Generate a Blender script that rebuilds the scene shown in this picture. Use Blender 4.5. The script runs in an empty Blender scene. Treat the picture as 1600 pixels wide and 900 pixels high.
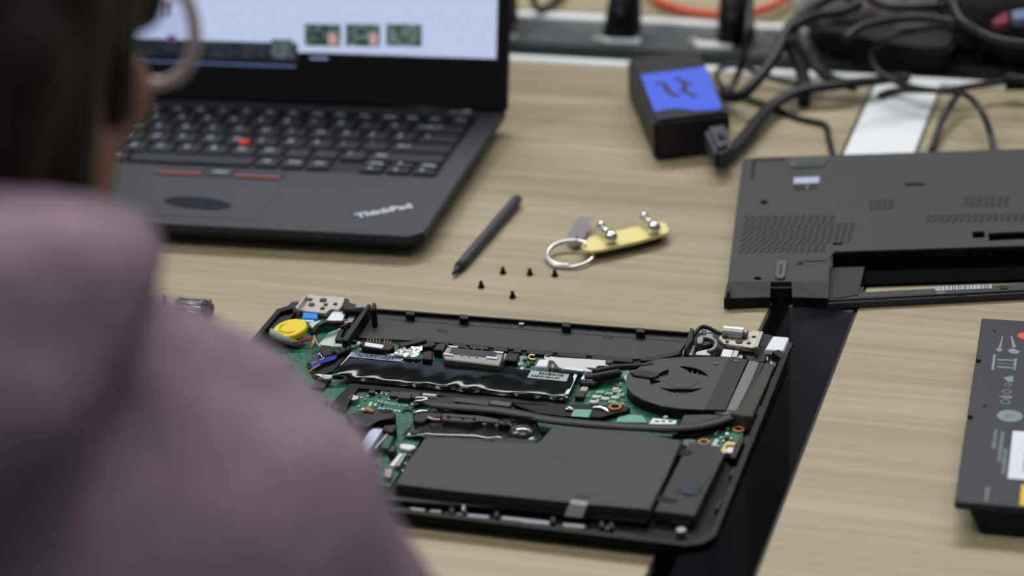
import bpy, bmesh, math, random
from mathutils import Vector, Matrix, Euler
random.seed(7)
S = bpy.context.scene
COL = S.collection
# ------------------------------------------------------------------ camera
FPX, PITCH, YAW, ROLL = 3550.8, 0.431531, -0.317707, -0.0509091
CAM = Vector((0.209285, -1.127667, 0.584183))
_f = Vector((math.sin(YAW)*math.cos(PITCH), math.cos(YAW)*math.cos(PITCH), -math.sin(PITCH)))
_r0 = Vector((math.cos(YAW), -math.sin(YAW), 0)); _u0 = _r0.cross(_f)
_r = _r0*math.cos(ROLL) + _u0*math.sin(ROLL); _u = -_r0*math.sin(ROLL) + _u0*math.cos(ROLL)
cd = bpy.data.cameras.new('camera'); cam = bpy.data.objects.new('camera', cd); COL.objects.link(cam)
cam.matrix_world = Matrix(((_r.x,_u.x,-_f.x,CAM.x),(_r.y,_u.y,-_f.y,CAM.y),(_r.z,_u.z,-_f.z,CAM.z),(0,0,0,1)))
cd.sensor_width = 36; cd.lens = FPX/1600*36; cd.clip_start = .05; cd.clip_end = 50
cd.dof.use_dof = True; cd.dof.focus_distance = 1.285; cd.dof.aperture_fstop = 4.5
S.camera = cam
# ------------------------------------------------------------------ light
S.view_settings.view_transform = 'Standard'; S.view_settings.look = 'None'
S.view_settings.gamma = 1; S.view_settings.use_curve_mapping = False
S.view_settings.exposure = 0.0
w = bpy.data.worlds.new('world'); S.world = w; w.use_nodes = True
w.node_tree.nodes['Background'].inputs[0].default_value = (.80,.88,1,1)
w.node_tree.nodes['Background'].inputs[1].default_value = .16
def area(name, loc, target, sx, sy, power, col):
    l = bpy.data.lights.new(name, 'AREA'); l.shape = 'RECTANGLE'; l.size = sx; l.size_y = sy; l.energy = power; l.color = col
    o = bpy.data.objects.new(name, l); COL.objects.link(o); o.location = loc
    o.rotation_euler = (Vector(target)-Vector(loc)).to_track_quat('-Z','Y').to_euler()
    return o
area('ceiling_lamp', (-.6,1.35,1.75), (-.15,.3,0), 1.5, .35, 34, (1,.985,.96))
area('ceiling_lamp', (.8,1.9,2.0), (.1,.2,0), 1.6, .35, 16, (1,.985,.96))
area('ceiling_lamp', (-1.6,-.3,2.0), (-.2,0,0), .35, 1.4, 18, (1,.985,.96))
area('ceiling_lamp', (.1,-.75,2.1), (-.05,-.1,0), 1.4, .35, 10, (1,.985,.96))

def U(px, py, z=0.0):                                   # photo pixel -> the point it shows at height z
    d = _f + _r*((px-800)/FPX) - _u*((py-450)/FPX)
    return CAM + d*((z-CAM.z)/d.z)
def W(px, py, D):                                       # photo pixel -> the point it shows at distance D
    return CAM + (_f + _r*((px-800)/FPX) - _u*((py-450)/FPX))*D
# ------------------------------------------------------------------ materials
def lin(c):
    return tuple(((v/255)/12.92 if v/255 <= .04045 else ((v/255+.055)/1.055)**2.4) for v in c) + (1,)
MATS = {}
def mat(name, c, rough=.5, metal=0, var=0, vscale=80, bump=0, bscale=900, spec=.25, coat=0, trans=0, alpha=1):
    if name in MATS: return MATS[name]
    m = bpy.data.materials.new(name); m.use_nodes = True; nt = m.node_tree; b = nt.nodes['Principled BSDF']
    b.inputs['Base Color'].default_value = lin(c); b.inputs['Roughness'].default_value = rough
    b.inputs['Metallic'].default_value = metal; b.inputs['Specular IOR Level'].default_value = spec
    b.inputs['Coat Weight'].default_value = coat
    b.inputs['Transmission Weight'].default_value = trans; b.inputs['Alpha'].default_value = alpha
    if var or bump:
        tc = nt.nodes.new('ShaderNodeNewGeometry')
    if var:
        n = nt.nodes.new('ShaderNodeTexNoise'); n.inputs['Scale'].default_value = vscale; n.inputs['Detail'].default_value = 4
        nt.links.new(tc.outputs['Position'], n.inputs['Vector'])
        r = nt.nodes.new('ShaderNodeValToRGB'); a = lin(c)
        r.color_ramp.elements[0].position = .3; r.color_ramp.elements[1].position = .7
        r.color_ramp.elements[0].color = tuple(x*(1-var) for x in a[:3])+(1,)
        r.color_ramp.elements[1].color = tuple(min(1,x*(1+var)) for x in a[:3])+(1,)
        nt.links.new(n.outputs['Fac'], r.inputs['Fac']); nt.links.new(r.outputs['Color'], b.inputs['Base Color'])
    if bump:
        n = nt.nodes.new('ShaderNodeTexNoise'); n.inputs['Scale'].default_value = bscale; n.inputs['Detail'].default_value = 3
        nt.links.new(tc.outputs['Position'], n.inputs['Vector'])
        k = nt.nodes.new('ShaderNodeBump'); k.inputs['Strength'].default_value = bump; k.inputs['Distance'].default_value = .001
        nt.links.new(n.outputs['Fac'], k.inputs['Height']); nt.links.new(k.outputs['Normal'], b.inputs['Normal'])
    MATS[name] = m; return m
def emit(name, c, s):
    m = bpy.data.materials.new(name); m.use_nodes = True; b = m.node_tree.nodes['Principled BSDF']
    b.inputs['Base Color'].default_value = (.01,.01,.01,1); b.inputs['Emission Color'].default_value = lin(c)
    b.inputs['Emission Strength'].default_value = s; b.inputs['Roughness'].default_value = .35; MATS[name] = m; return m
def emit_noise(name, cols, scale, s):                   # a lit picture on a screen
    m = emit(name, cols[0], s); nt = m.node_tree; g = nt.nodes.new('ShaderNodeNewGeometry')
    n = nt.nodes.new('ShaderNodeTexNoise'); n.inputs['Scale'].default_value = scale; n.inputs['Detail'].default_value = 5
    r = nt.nodes.new('ShaderNodeValToRGB'); r.color_ramp.elements[0].position = .38; r.color_ramp.elements[1].position = .68
    r.color_ramp.elements[0].color = lin(cols[0]); r.color_ramp.elements[1].color = lin(cols[1])
    nt.links.new(g.outputs['Position'], n.inputs['Vector']); nt.links.new(n.outputs['Fac'], r.inputs['Fac'])
    nt.links.new(r.outputs['Color'], nt.nodes['Principled BSDF'].inputs['Emission Color']); return m
def wood():
    m = bpy.data.materials.new('pale_wood_laminate'); m.use_nodes = True; nt = m.node_tree; b = nt.nodes['Principled BSDF']
    L = nt.links.new; N = nt.nodes.new
    g = N('ShaderNodeNewGeometry')
    def noise(sx, sy, sc, det, rough=.5, dist=0):
        mp = N('ShaderNodeMapping'); mp.inputs['Scale'].default_value = (sx, sy, 1); L(g.outputs['Position'], mp.inputs['Vector'])
        n = N('ShaderNodeTexNoise'); n.inputs['Scale'].default_value = sc; n.inputs['Detail'].default_value = det
        n.inputs['Roughness'].default_value = rough; n.inputs['Distortion'].default_value = dist
        L(mp.outputs['Vector'], n.inputs['Vector']); return n.outputs['Fac']
    big = noise(.5, 9, 2.6, 3, .5, .4); mid = noise(.55, 42, 3.2, 5, .6, .3); fine = noise(1.5, 160, 4, 4, .6)
    def mix(a, bb, f):
        x = N('ShaderNodeMix'); x.data_type = 'FLOAT'; x.inputs[0].default_value = f; L(a, x.inputs[2]); L(bb, x.inputs[3]); return x.outputs[0]
    v = mix(mix(big, mid, .45), fine, .2)
    r = N('ShaderNodeValToRGB'); e = r.color_ramp.elements
    e[0].position = .30; e[0].color = lin((121,109,85)); e[1].position = .72; e[1].color = lin((187,177,150))
    k = r.color_ramp.elements.new(.46); k.color = lin((146,134,107)); k = r.color_ramp.elements.new(.58); k.color = lin((162,151,123))
    L(v, r.inputs['Fac']); L(r.outputs['Color'], b.inputs['Base Color'])
    b.inputs['Roughness'].default_value = .42; b.inputs['Specular IOR Level'].default_value = .4
    MATS['wood'] = m; return m
WOOD = wood()
BLK = mat('black_plastic', (12,12,13), .5, bump=.12)
BLK2 = mat('satin_black', (17,17,18), .35)
DEEP = mat('deep_black', (9,9,10), .7)
GREY = mat('charcoal_plastic', (58,58,62), .62, bump=.25, bscale=2500, var=.05, vscale=300)
GREYD = mat('drive_foil_grey', (54,52,52), .55, var=.07, vscale=60, bump=.15, bscale=300)
COVER = mat('cover_charcoal', (55,56,58), .6, var=.05, vscale=300, bump=.2, bscale=2500)
METAL = mat('brushed_metal', (176,170,160), .38, .85)
METAL2 = mat('dull_metal', (128,126,122), .45, .8)
SILV = mat('silver_bracket', (190,192,192), .35, .6)
CHROME = mat('bright_chrome', (215,213,208), .14, 1)
PCB = mat('green_board', (28,92,70), .42, var=.5, vscale=420)
PAD = mat('pale_green_pad', (108,160,140), .6, var=.12, vscale=400)
PALE = mat('pale_foam', (176,196,186), .8)
WHITE = mat('white_label', (214,218,226), .55)
BLUEW = mat('bluish_label', (184,194,220), .45)
INK = mat('dark_ink', (44,46,54), .6)
LTXT = mat('pale_ink', (176,182,192), .6)
YEL = mat('yellow_wrap', (226,200,40), .38, coat=.2)
BLUE = mat('blue_tape', (40,126,214), .6)
ORG = mat('orange_copper', (176,124,72), .5, .2)
GOLD = mat('gold_contact', (184,164,110), .35, .8)
REDW = mat('red_wire', (176,36,36), .5)
BLUEWI = mat('blue_wire', (44,70,168), .5)
GREYW = mat('grey_wire', (150,148,138), .5)
RUB = mat('black_cable', (22,22,25), .5)
RUB2 = mat('dark_grey_cable', (46,46,52), .5)
PLATE = mat('white_aluminium', (226,230,233), .35, .1)
FOIL = mat('silver_foil', (225,225,225), .22, .9, bump=.9, bscale=160)
# ------------------------------------------------------------------ building
ORI = {}
def tagit(o, label, cat, group=None, kind=None):
    if label: o['label'] = label
    if cat: o['category'] = cat
    if group: o['group'] = group
    if kind: o['kind'] = kind
    return o
def thing(name, label, cat, loc, group=None):
    o = bpy.data.objects.new(name, None); COL.objects.link(o); o.location = loc; o.empty_display_size = .02
    ORI[o.name] = Vector(loc); return tagit(o, label, cat, group)
class B:
    def __init__(s): s.bm = bmesh.new()
    def _add(s, t, bev=0, seg=1):
        if bev: bmesh.ops.bevel(t, geom=list(t.edges), offset=bev, segments=seg, affect='EDGES', clamp_overlap=True)
        bmesh.ops.recalc_face_normals(t, faces=list(t.faces))
        me = bpy.data.meshes.new('t'); t.to_mesh(me); t.free(); s.bm.from_mesh(me); bpy.data.meshes.remove(me); return s
    def mesh(s, me): s.bm.from_mesh(me); bpy.data.meshes.remove(me); return s
    def loft(s, low, high, bev=0, seg=1):
        t = bmesh.new(); a = [t.verts.new(p) for p in low]; b = [t.verts.new(p) for p in high]; n = len(a)
        t.faces.new(a[::-1]); t.faces.new(b)
        for i in range(n): t.faces.new((a[i], a[(i+1)%n], b[(i+1)%n], b[i]))
        return s._add(t, bev, seg)
    def prism(s, pts, z0, z1, bev=0, seg=1):                       # plan outline, from z0 up to z1
        return s.loft([(p[0],p[1],z0) for p in pts], [(p[0],p[1],z1) for p in pts], bev, seg)
    def px(s, poly, z0, z1, bev=0, seg=1):                         # outline taken on the photo at height z1
        return s.prism([U(a,b,z1) for a,b in poly], z0, z1, bev, seg)
    def box(s, c, d, rot=0, bev=0, seg=1, M=None):
        t = bmesh.new(); bmesh.ops.create_cube(t, size=1)
        mm = (M if M is not None else Matrix.Translation(c) @ Matrix.Rotation(rot,4,'Z')) @ Matrix.Diagonal((*d,1))
        for v in t.verts: v.co = mm @ v.co
        return s._add(t, bev, seg)
    def cyl(s, a, b, r, r2=None, n=24, bev=0):
        a = Vector(a); b = Vector(b); t = bmesh.new(); d = b-a
        bmesh.ops.create_cone(t, cap_ends=True, segments=n, radius1=r, radius2=r if r2 is None else r2, depth=d.length)
        mm = Matrix.Translation((a+b)/2) @ d.to_track_quat('Z','Y').to_matrix().to_4x4()
        for v in t.verts: v.co = mm @ v.co
        return s._add(t, bev)
    def ball(s, c, r, M=None, n=20):
        t = bmesh.new(); bmesh.ops.create_uvsphere(t, u_segments=n, v_segments=max(8,n//2), radius=1)
        rr = r if hasattr(r,'__len__') else (r,r,r)
        mm = Matrix.Translation(c) @ (M.to_4x4() if M is not None else Matrix()) @ Matrix.Diagonal((*rr,1))
        for v in t.verts: v.co = mm @ v.co
        return s._add(t)
    def tube(s, pts, r, n=10, closed=False, sub=6, flat=1.0):
        P = [Vector(p) for p in pts]; R = r if hasattr(r,'__len__') else [r]*len(P); Q = []; RR = []
        m = len(P); rng = m if closed else m-1
        for i in range(rng):
            p0 = P[(i-1)%m] if (closed or i>0) else P[0]*2-P[1]
            p1, p2 = P[i], P[(i+1)%m]
            p3 = P[(i+2)%m] if (closed or i+2<m) else p2*2-p1
            for k in range(sub):
                t = k/sub
                Q.append(.5*((2*p1)+(p2-p0)*t+(2*p0-5*p1+4*p2-p3)*t*t+(3*p1-p0-3*p2+p3)*t**3)); RR.append(R[i]*(1-t)+R[(i+1)%m]*t)
        if not closed: Q.append(P[-1]); RR.append(R[-1])
        t = bmesh.new(); rings = []; nrm = None; K = len(Q)
        for i,q in enumerate(Q):
            d = (Q[(i+1)%K]-Q[i-1]) if closed else (Q[min(i+1,K-1)]-Q[max(i-1,0)])
            d.normalize()
            if flat != 1.0: nrm = Vector((0,0,1))
            elif nrm is None: nrm = Vector((0,0,1)) if abs(d.z)<.9 else Vector((1,0,0))
            nrm = (nrm - d*nrm.dot(d)).normalized(); bn = d.cross(nrm)
            rings.append([t.verts.new(q + (nrm*math.cos(a)*flat + bn*math.sin(a))*RR[i]) for a in [2*math.pi*k/n for k in range(n)]])
        for i in range(K if closed else K-1):
            a, b = rings[i], rings[(i+1)%K]
            for k in range(n): t.faces.new((a[k], a[(k+1)%n], b[(k+1)%n], b[k]))
        if not closed: t.faces.new(rings[0][::-1]); t.faces.new(rings[-1])
        return s._add(t)
    def plate(s, outer, holes, z0, z1):                            # flat plate with openings
        cu = bpy.data.curves.new('c','CURVE'); cu.dimensions = '2D'; cu.fill_mode = 'BOTH'; cu.extrude = (z1-z0)/2
        for poly in [outer]+list(holes):
            sp = cu.splines.new('POLY'); sp.points.add(len(poly)-1); sp.use_cyclic_u = True
            for q,p in zip(sp.points, poly): q.co = (p[0],p[1],0,1)
        o = bpy.data.objects.new('c', cu); me = bpy.data.meshes.new_from_object(o)
        for v in me.vertices: v.co.z += (z0+z1)/2
        bpy.data.objects.remove(o); bpy.data.curves.remove(cu); return s.mesh(me)
    def text(s, txt, org, xd, yd, size, ext=.00005, align='LEFT', bold=0):
        cu = bpy.data.curves.new('c','FONT'); cu.body = txt; cu.size = size; cu.extrude = ext; cu.align_x = align; cu.offset = bold
        o = bpy.data.objects.new('c', cu); me = bpy.data.meshes.new_from_object(o)
        x = Vector(xd).normalized(); z = x.cross(Vector(yd)).normalized(); y = z.cross(x)
        mm = Matrix(((x.x,y.x,z.x,org[0]),(x.y,y.y,z.y,org[1]),(x.z,y.z,z.z,org[2]),(0,0,0,1)))
        me.transform(mm); bpy.data.objects.remove(o); bpy.data.curves.remove(cu); return s.mesh(me)
    def out(s, name, m, parent=None, smooth=False, label=None, kind=None, loc=None, vox=0, smo=0):
        me = bpy.data.meshes.new(name); base = None
        if parent is not None: base = ORI[parent.name]
        elif loc is not None: base = Vector(loc)
        else:
            cs = [v.co for v in s.bm.verts]
            base = Vector(((min(c.x for c in cs)+max(c.x for c in cs))/2, (min(c.y for c in cs)+max(c.y for c in cs))/2, min(c.z for c in cs)))
        bmesh.ops.translate(s.bm, verts=list(s.bm.verts), vec=-base)
        s.bm.to_mesh(me); s.bm.free()
        if smooth:
            for p in me.polygons: p.use_smooth = True
        me.materials.append(m); o = bpy.data.objects.new(name, me); COL.objects.link(o)
        if vox:
            md = o.modifiers.new('r','REMESH'); md.mode = 'VOXEL'; md.voxel_size = vox; md.use_smooth_shade = True
            if smo: k = o.modifiers.new('s','SMOOTH'); k.factor = .5; k.iterations = smo
        if parent is not None: o.parent = parent
        else: o.location = base
        ORI[o.name] = base.copy()
        if label: o['label'] = label
        if kind: o['kind'] = kind
        return o
def pxl(poly, z): return [(U(a,b,z).x, U(a,b,z).y) for a,b in poly]
def ell(cx, cy, rx, ry, n=24, a0=0, a1=2*math.pi, rot=0):
    return [(cx+rx*math.cos(a)*math.cos(rot)-ry*math.sin(a)*math.sin(rot), cy+rx*math.cos(a)*math.sin(rot)+ry*math.sin(a)*math.cos(rot)) for a in [a0+(a1-a0)*k/(n-1 if a1-a0<6.2 else n) for k in range(n)]]
def barcode(par, quad, z, rows=1, n=26, m=None):                   # bars printed in a pixel quad (TL, TR, BR, BL)
    b = B(); tl,tr,br,bl = [U(*q, z) for q in quad]; t = 0
    while t < 1:
        wd = random.choice((.4,.7,1.1))/n
        if t+wd < 1:
            p = [tl.lerp(tr,t), tl.lerp(tr,t+wd), bl.lerp(br,t+wd), bl.lerp(br,t)]
            b.prism(p, z-.00002, z+.00004)
        t += wd + random.choice((.3,.6,.9))/n
    return b.out('barcode', m or INK, par)
# ================================================================== setting
b = B(); b.box((0,0,-.745), (8,8,.01)); fl = b.out('floor', mat('floor_vinyl',(92,90,86),.5,var=.1,vscale=6)); fl['kind'] = 'structure'
XL, XR = -.0262, .0225
DARKBAND = mat('dark_edge_band', (20,20,21), .6)
def desk(name, label, x0, x1, y0, y1, legs, band=True):
    t = thing(name, label, 'desk', ((x0+x1)/2,(y0+y1)/2,-.74))
    b = B(); b.box(((x0+x1)/2,(y0+y1)/2,-.0125), (x1-x0-.003,y1-y0-.003,.025), bev=.0006); b.out('tabletop', WOOD, t)
    e = B()
    for x in (x0,x1): e.box((x+(.0007 if x==x0 else -.0007),(y0+y1)/2,-.013), (.0014,y1-y0,.0245))
    for y in (y0,y1): e.box(((x0+x1)/2,y+(.0007 if y==y0 else -.0007),-.013), (x1-x0,.0014,.0245))
    e.out('edge_band', DARKBAND, t)
    for lx, ly0, ly1 in legs:
        b = B()
        if ly1-ly0 < .03: b.box((lx[0]/2+lx[1]/2,(ly0+ly1)/2,-.383), (lx[1]-lx[0],ly1-ly0,.714), bev=.002)
        else: b.box((lx[0]/2+lx[1]/2,(ly0+ly1)/2,-.383), (lx[1]-lx[0],ly1-ly0,.714), bev=.002)
        b.out('leg', mat('desk_leg_grey',(112,114,122),.45,spec=.5), t)
    return t
desk('desk', 'pale wood desk on the left carrying the open laptop and the dismantled one', -1.45, XL, -.34, .486, [((-.10,-.05),.0,.4),((-1.40,-1.35),.0,.4)])
rd = desk('desk', 'pale wood desk on the right carrying the loose battery', XR, 1.45, -.34, .486, [((.0235,.42),.088,.104),((1.35,1.40),.0,.4)])
b = B(); b.box((.0022,.096,-.370), (.0388,.016,.738), bev=.0008); b.out('gap_panel', MATS['desk_leg_grey'], rd)
desk('desk', 'pale wood desk beyond the cable trough', -1.45, 1.45, .607, 1.42, [((-1.40,-1.35),.75,1.2),((1.35,1.40),.75,1.2)])
b = B(); b.box(((XL+XR)/2,.345,-.006), (XR-XL-.001,.282,.012), bev=.0008)
o = b.out('gap_cover', PLATE); tagit(o, 'white strip filling the gap between the two front desks', 'cover strip')
# cable trough between front and far desks
t = thing('cable_trough', 'white edged cable trough between the front desks and the far desk', 'cable trough', (-.2,.545,-.09))
for yy, nm in ((.4925,'front_rail'),(.6005,'rear_rail')):
    b = B(); b.box((-.0,yy,-.008), (2.8,.0115,.018), bev=.0015); b.out(nm, PLATE, t)
b = B(); b.box((0,.5465,-.0885), (2.8,.1,.003)); b.box((0,.4995,-.05), (2.8,.0025,.076)); b.box((0,.5935,-.05), (2.8,.0025,.076)); b.out('tray', mat('trough_dark',(40,42,44),.5), t)
# power strip lying in the trough
t = thing('power_strip', 'dark power strip lying in the white edged trough', 'power strip', (-.2,.553,-.087))
b = B(); b.box((-.2,.56,-.045), (.62,.046,.082), bev=.003, seg=2); b.out('housing', mat('strip_grey',(70,74,76),.45), t)
for px_, py_ in ((800,60),(935,62),(1085,66),(1300,80)):
    c = U(px_,py_,-.004); b = B(); b.cyl((c.x,c.y if c.y<.575 else .565,-.0045),(c.x,min(c.y,.565),-.002), .0048, n=16); b.out('indicator', SILV, t)
for px_ in (970,1120,1330):
    c = U(px_,66,-.004); b = B(); b.box((c.x,.556,-.0042), (.030,.010,.005), bev=.001); b.out('outlet', PLATE, t)
def plug(px_, label, tilt, sw=1):
    c = U(px_,60,-.001); c.y = .566
    t = thing('power_plug', label, 'plug', (c.x,c.y,-.003), 'black plugs in the trough')
    b = B(); b.loft([(c.x+s*.0145,c.y+q*.011,-.003) for s,q in ((-1,-1),(1,-1),(1,1),(-1,1))], [(c.x+tilt+s*.0105,c.y+.004+q*.010,.040) for s,q in ((-1,-1),(1,-1),(1,1),(-1,1))], bev=.003, seg=2); b.out('plug_body', BLK, t, True)
    b = B(); b.tube([(c.x+tilt,c.y+.004,.040),(c.x+tilt*1.2,c.y+.02,.060),(c.x+tilt*1.4,c.y+.08,.045),(c.x+.06*sw,c.y+.22,.036),(c.x+.10*sw,c.y+.34,.024),(c.x+.15*sw,c.y+.46,.0070),(c.x+.18*sw,c.y+.56,.0060)], .0036); b.out('cord', RUB, t, True)
    b = B(); b.ball((c.x+tilt*.5-.001,c.y-.007,.020),(.005,.003,.005)); b.out('grip_dot', mat('plug_grey',(62,64,70),.5), t, True)
plug(965, 'black plug standing in the trough left of the red cable loop', .004, -1)
plug(1152, 'black plug in the trough below the right end of the red loop', -.002)
c = U(800,40,0)
t = thing('power_plug', 'black angled plug partly hidden behind the open laptop lid', 'plug', (c.x-.016,.566,-.003), 'black plugs in the trough')
b = B(); b.box((c.x-.014,.566,.019), (.034,.03,.043), bev=.004, seg=2); b.out('plug_body', BLK, t, True)
b = B(); b.tube([(c.x-.01,.57,.036),(c.x+.004,.60,.03),U(840,14,.006),U(868,0,.006),U(905,-40,.005)], .003); b.out('cord', RUB, t, True)

# ================================================================== open laptop
FR = U(655,368,.016); bb = Vector((-.065735,.997837,0)); ll = Vector((-.997837,-.065735,0)); ZZ = Vector((0,0,1))
def L(u, v, z=0): return Vector((FR.x,FR.y,0)) + ll*(u/1000) + bb*(v/1000) + ZZ*z
def Lp(poly, z=0): return [L(u,v,z) for u,v in poly]
lap = thing('laptop', 'black open laptop with a lit web page on its screen', 'laptop', L(165,110))
WD = 334
b = B()
rim = [(-2,6),(6,-2),(WD-6,-2),(WD+2,6),(WD+2,229),(-2,229)]; low = [(6,12),(12,6),(WD-12,6),(WD-6,12),(WD-6,222),(6,222)]
b.loft([L(u,v,.0035) for u,v in low], [L(u,v,.0105) for u,v in rim]); b.loft([L(u,v,.0105) for u,v in rim], [L(u,v,.016) for u,v in rim], bev=.0007)
base = b.out('base', mat('laptop_charcoal',(48,48,53),.5,bump=.1,bscale=2500), lap)
b = B()
for u,v in ((20,20),(WD-20,20),(20,205),(WD-20,205)): b.cyl(L(u,v,0), L(u,v,.004), .006)
b.out('rubber_foot', BLK, lap)
b = B(); b.prism(Lp([(14,98),(WD-14,98),(WD-14,211),(14,211)]), .0155, .01615); b.out('keyboard_deck', BLK2, lap)
KEY = mat('key_black',(26,28,33),.45); KEYT = mat('key_legend',(156,164,176),.6)
def key(u, v, wu, wv, leg=None):
    # u is measured from the right edge to the key's centre
    b = B(); b.loft([L(u+s*wu/2,v+q*wv/2,.0161) for s,q in ((-1,-1),(1,-1),(1,1),(-1,1))], [L(u+s*(wu/2-1),v+q*(wv/2-1),.0182) for s,q in ((-1,-1),(1,-1),(1,1),(-1,1))], bev=.0005)
    k = b.out('key', KEY, lap)
    if leg:
        sz = .0072 if len(leg)==1 else .0042
        b = B(); b.text(leg, L(u+wu/2-4.2, v-.5 if len(leg)==1 else v, .01825), -ll, bb, sz, bold=.00022); b.out('legend', KEYT, k)
rows = [(198.5,11,[(1,'Esc')]+[(1,'F%d'%i) for i in range(1,13)]+[(1,'Home'),(1,'End'),(1,'Ins'),(1.0,'Del')]),
        (182,16,[(1,'`')]+[(1,c) for c in '1234567890-=']+[(2,'Backspace')]),
        (163,16,[(1.5,'Tab')]+[(1,c) for c in 'QWERTYUIOP[]']+[(1.5,'\\')]),
        (144,16,[(1.75,'Caps')]+[(1,c) for c in "ASDFGHJKL;'"]+[(2.25,'Enter')]),
        (125,16,[(2.25,'Shift')]+[(1,c) for c in 'ZXCVBNM,./']+[(2.75,'Shift')]),
        (106,16,[(1,'Fn'),(1.25,'Ctrl'),(1,None),(1,'Alt'),(5.0,None),(1,'Alt'),(1.0,'PrtSc'),(1.0,'Ctrl')])]
for v, hv, ks in rows:
    total = sum(k[0] for k in ks); span = 302.0 if hv != 16 or v > 110 else 302.0*11.25/15
    pitch = span/total; u = 317.0
    for wk, lg in ks:
        key(u-wk*pitch/2, v, wk*pitch-2.4, hv, lg)
        u -= wk*pitch
for i,(uu,vv,lg) in enumerate(((61,101,'<'),(42,101,'v'),(24,101,'>'),(61,110.5,'PgUp'),(42,110.5,'^'),(24,110.5,'PgDn'))):
    key(uu, vv, 16.5, 8.2, lg)
b = B(); c = L(164.7,136.5,0); b.cyl((c.x,c.y,.0162),(c.x,c.y,.0190),.0036); b.ball((c.x,c.y,.0192),(.0042,.0042,.0016)); b.out('pointing_stick', mat('stick_red',(214,52,30),.6), lap, True)
RLINE = mat('button_red',(122,58,56),.6)
for a0,a1,nm in ((119,153,'right_button'),(155,174,'middle_button'),(176,209,'left_button')):
    b = B(); b.prism(Lp([(a0,80),(a1,80),(a1,95),(a0,95)]), .0158, .0168, bev=.0004); k = b.out(nm, mat('button_black',(38,38,41),.45), lap)
    b = B(); b.prism(Lp([(a0+1,79.8),(a1-1,79.8),(a1-1,84.2),(a0+1,84.2)]) if nm!='middle_button' else Lp([(a0+4,86),(a1-4,86),(a1-4,88),(a0+4,88)]), .01681, .01692); b.out('red_stripe' if nm!='middle_button' else 'dot_row', RLINE if nm!='middle_button' else KEYT, k)
b = B(); b.prism(Lp([(114,11),(214,11),(214,78),(114,78)]), .0157, .01625, bev=.0002); b.out('touchpad', mat('touchpad_charcoal',(49,49,54),.5), lap)
b = B(); b.prism([L(*p) for p in ell(161,33,25,9.5,32,rot=.15)], .0162, .01645); b.out('touchpad_patch', mat('touchpad_dark',(18,20,32),.6,spec=.1), lap, label='dark oval patch on the touchpad')
b = B(); b.prism(Lp([(22,219),(38,219),(38,225),(22,225)]), .0158, .0167, bev=.0004); b.out('power_button', mat('button_pale',(150,150,142),.4), lap)
b = B(); o1 = L(47.5,22.5,.01605); o2 = L(20.5,41,.01605); b.text('ThinkPad', o1, o2-o1, ZZ.cross(o2-o1), .0102, ext=.0002, bold=.0004); b.out('logo', mat('logo_silver',(190,194,200),.35,.3), lap)
# lid
LA = math.radians(108); LU = (-math.cos(LA)*bb + math.sin(LA)*ZZ); LN = (-math.sin(LA)*bb - math.cos(LA)*ZZ)*1.0
LN = ll.cross(LU); LN = LN if LN.dot(CAM-FR) > 0 else -LN
H0 = L(0,222,.0165)
def D(u, h, n=0): return H0 + ll*(u/1000) + LU*(h/1000) + LN*(n/1000)
def slab(b, u0, u1, h0, h1, n0, n1, bev=0):
    return b.loft([D(u0,h0,n0),D(u1,h0,n0),D(u1,h1,n0),D(u0,h1,n0)], [D(u0,h0,n1),D(u1,h0,n1),D(u1,h1,n1),D(u0,h1,n1)], bev)
b = B(); slab(b, -4, WD+4, 1, 230, -7.5, -.5, .0012); lid = b.out('lid', BLK, lap)
b = B(); slab(b, -3.5, WD+3.5, 2, 229, -.6, .1); b.out('bezel', BLK2, lap)
for a in (28, WD-74):
    b = B(); b.cyl(D(a,-2,-3), D(a+46,-2,-3), .0055); b.out('hinge', BLK, lap, True)
SCR = emit('screen_page', (184,197,228), 1.0)
b = B(); slab(b, 4.5, 317, 38, 212, .1, .5); sc_ = b.out('screen', SCR, lap)
def scr(name, u0, u1, h0, h1, m, n=.62): 
    b = B(); slab(b, u0, u1, h0, h1, .45, n); return b.out(name, m, sc_)
def Dpx(px_, py_):                                                 # where a photo pixel falls on the lid: (u, h) in mm
    d = _f + _r*((px_-800)/FPX) - _u*((py_-450)/FPX); t = (H0-CAM).dot(LN)/d.dot(LN); P = CAM+d*t-H0
    return P.dot(ll)*1000, P.dot(LU)*1000
def scrpx(name, x0, y0, x1, y1, m, n=.62):
    a = Dpx(x0,y0); c = Dpx(x1,y1); return scr(name, c[0], a[0], min(a[1],c[1]), max(a[1],c[1]), m, n)
scrpx('banner', 160, 58, 465, 96, emit_noise('banner_dark',((22,26,34),(44,54,62)),120,.8))
scrpx('banner_figure', 424, 61, 458, 92, emit_noise('banner_grey',((54,64,68),(112,126,130)),260,.8), .7)
scrpx('taskbar', 160, 95, 462, 102, emit('taskbar_blue',(92,110,158),.8), .68)
for x0,x1,k in ((477,532,1),(541,594,2),(604,659,3)):
    f_ = scrpx('thumbnail', x0, 37, x1, 73, emit_noise('thumbnail_%s'%'abc'[k-1],((24,38,36),(110,130,126)) if k<3 else ((52,74,68),(120,140,136)),190,.85), .7)
    if k < 3: 
        a = Dpx(x0+36,70); c = Dpx(x0+50,52); b = B(); slab(b, c[0], a[0], min(a[1],c[1]), max(a[1],c[1]), .65, .8); b.out('thumbnail_figure', emit('figure_pink_%s'%'ab'[k-1],(196,158,156),.85), sc_)
scrpx('text_line', 485, 82, 640, 86, emit('text_pale',(150,166,206),.9))
scrpx('text_line', 485, 89, 512, 93, emit('text_pale2',(150,160,204),.9))
scrpx('portrait', 248, 0, 268, 26, emit_noise('portrait_grey',((96,92,116),(176,182,214)),120,.9), .7)
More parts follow.
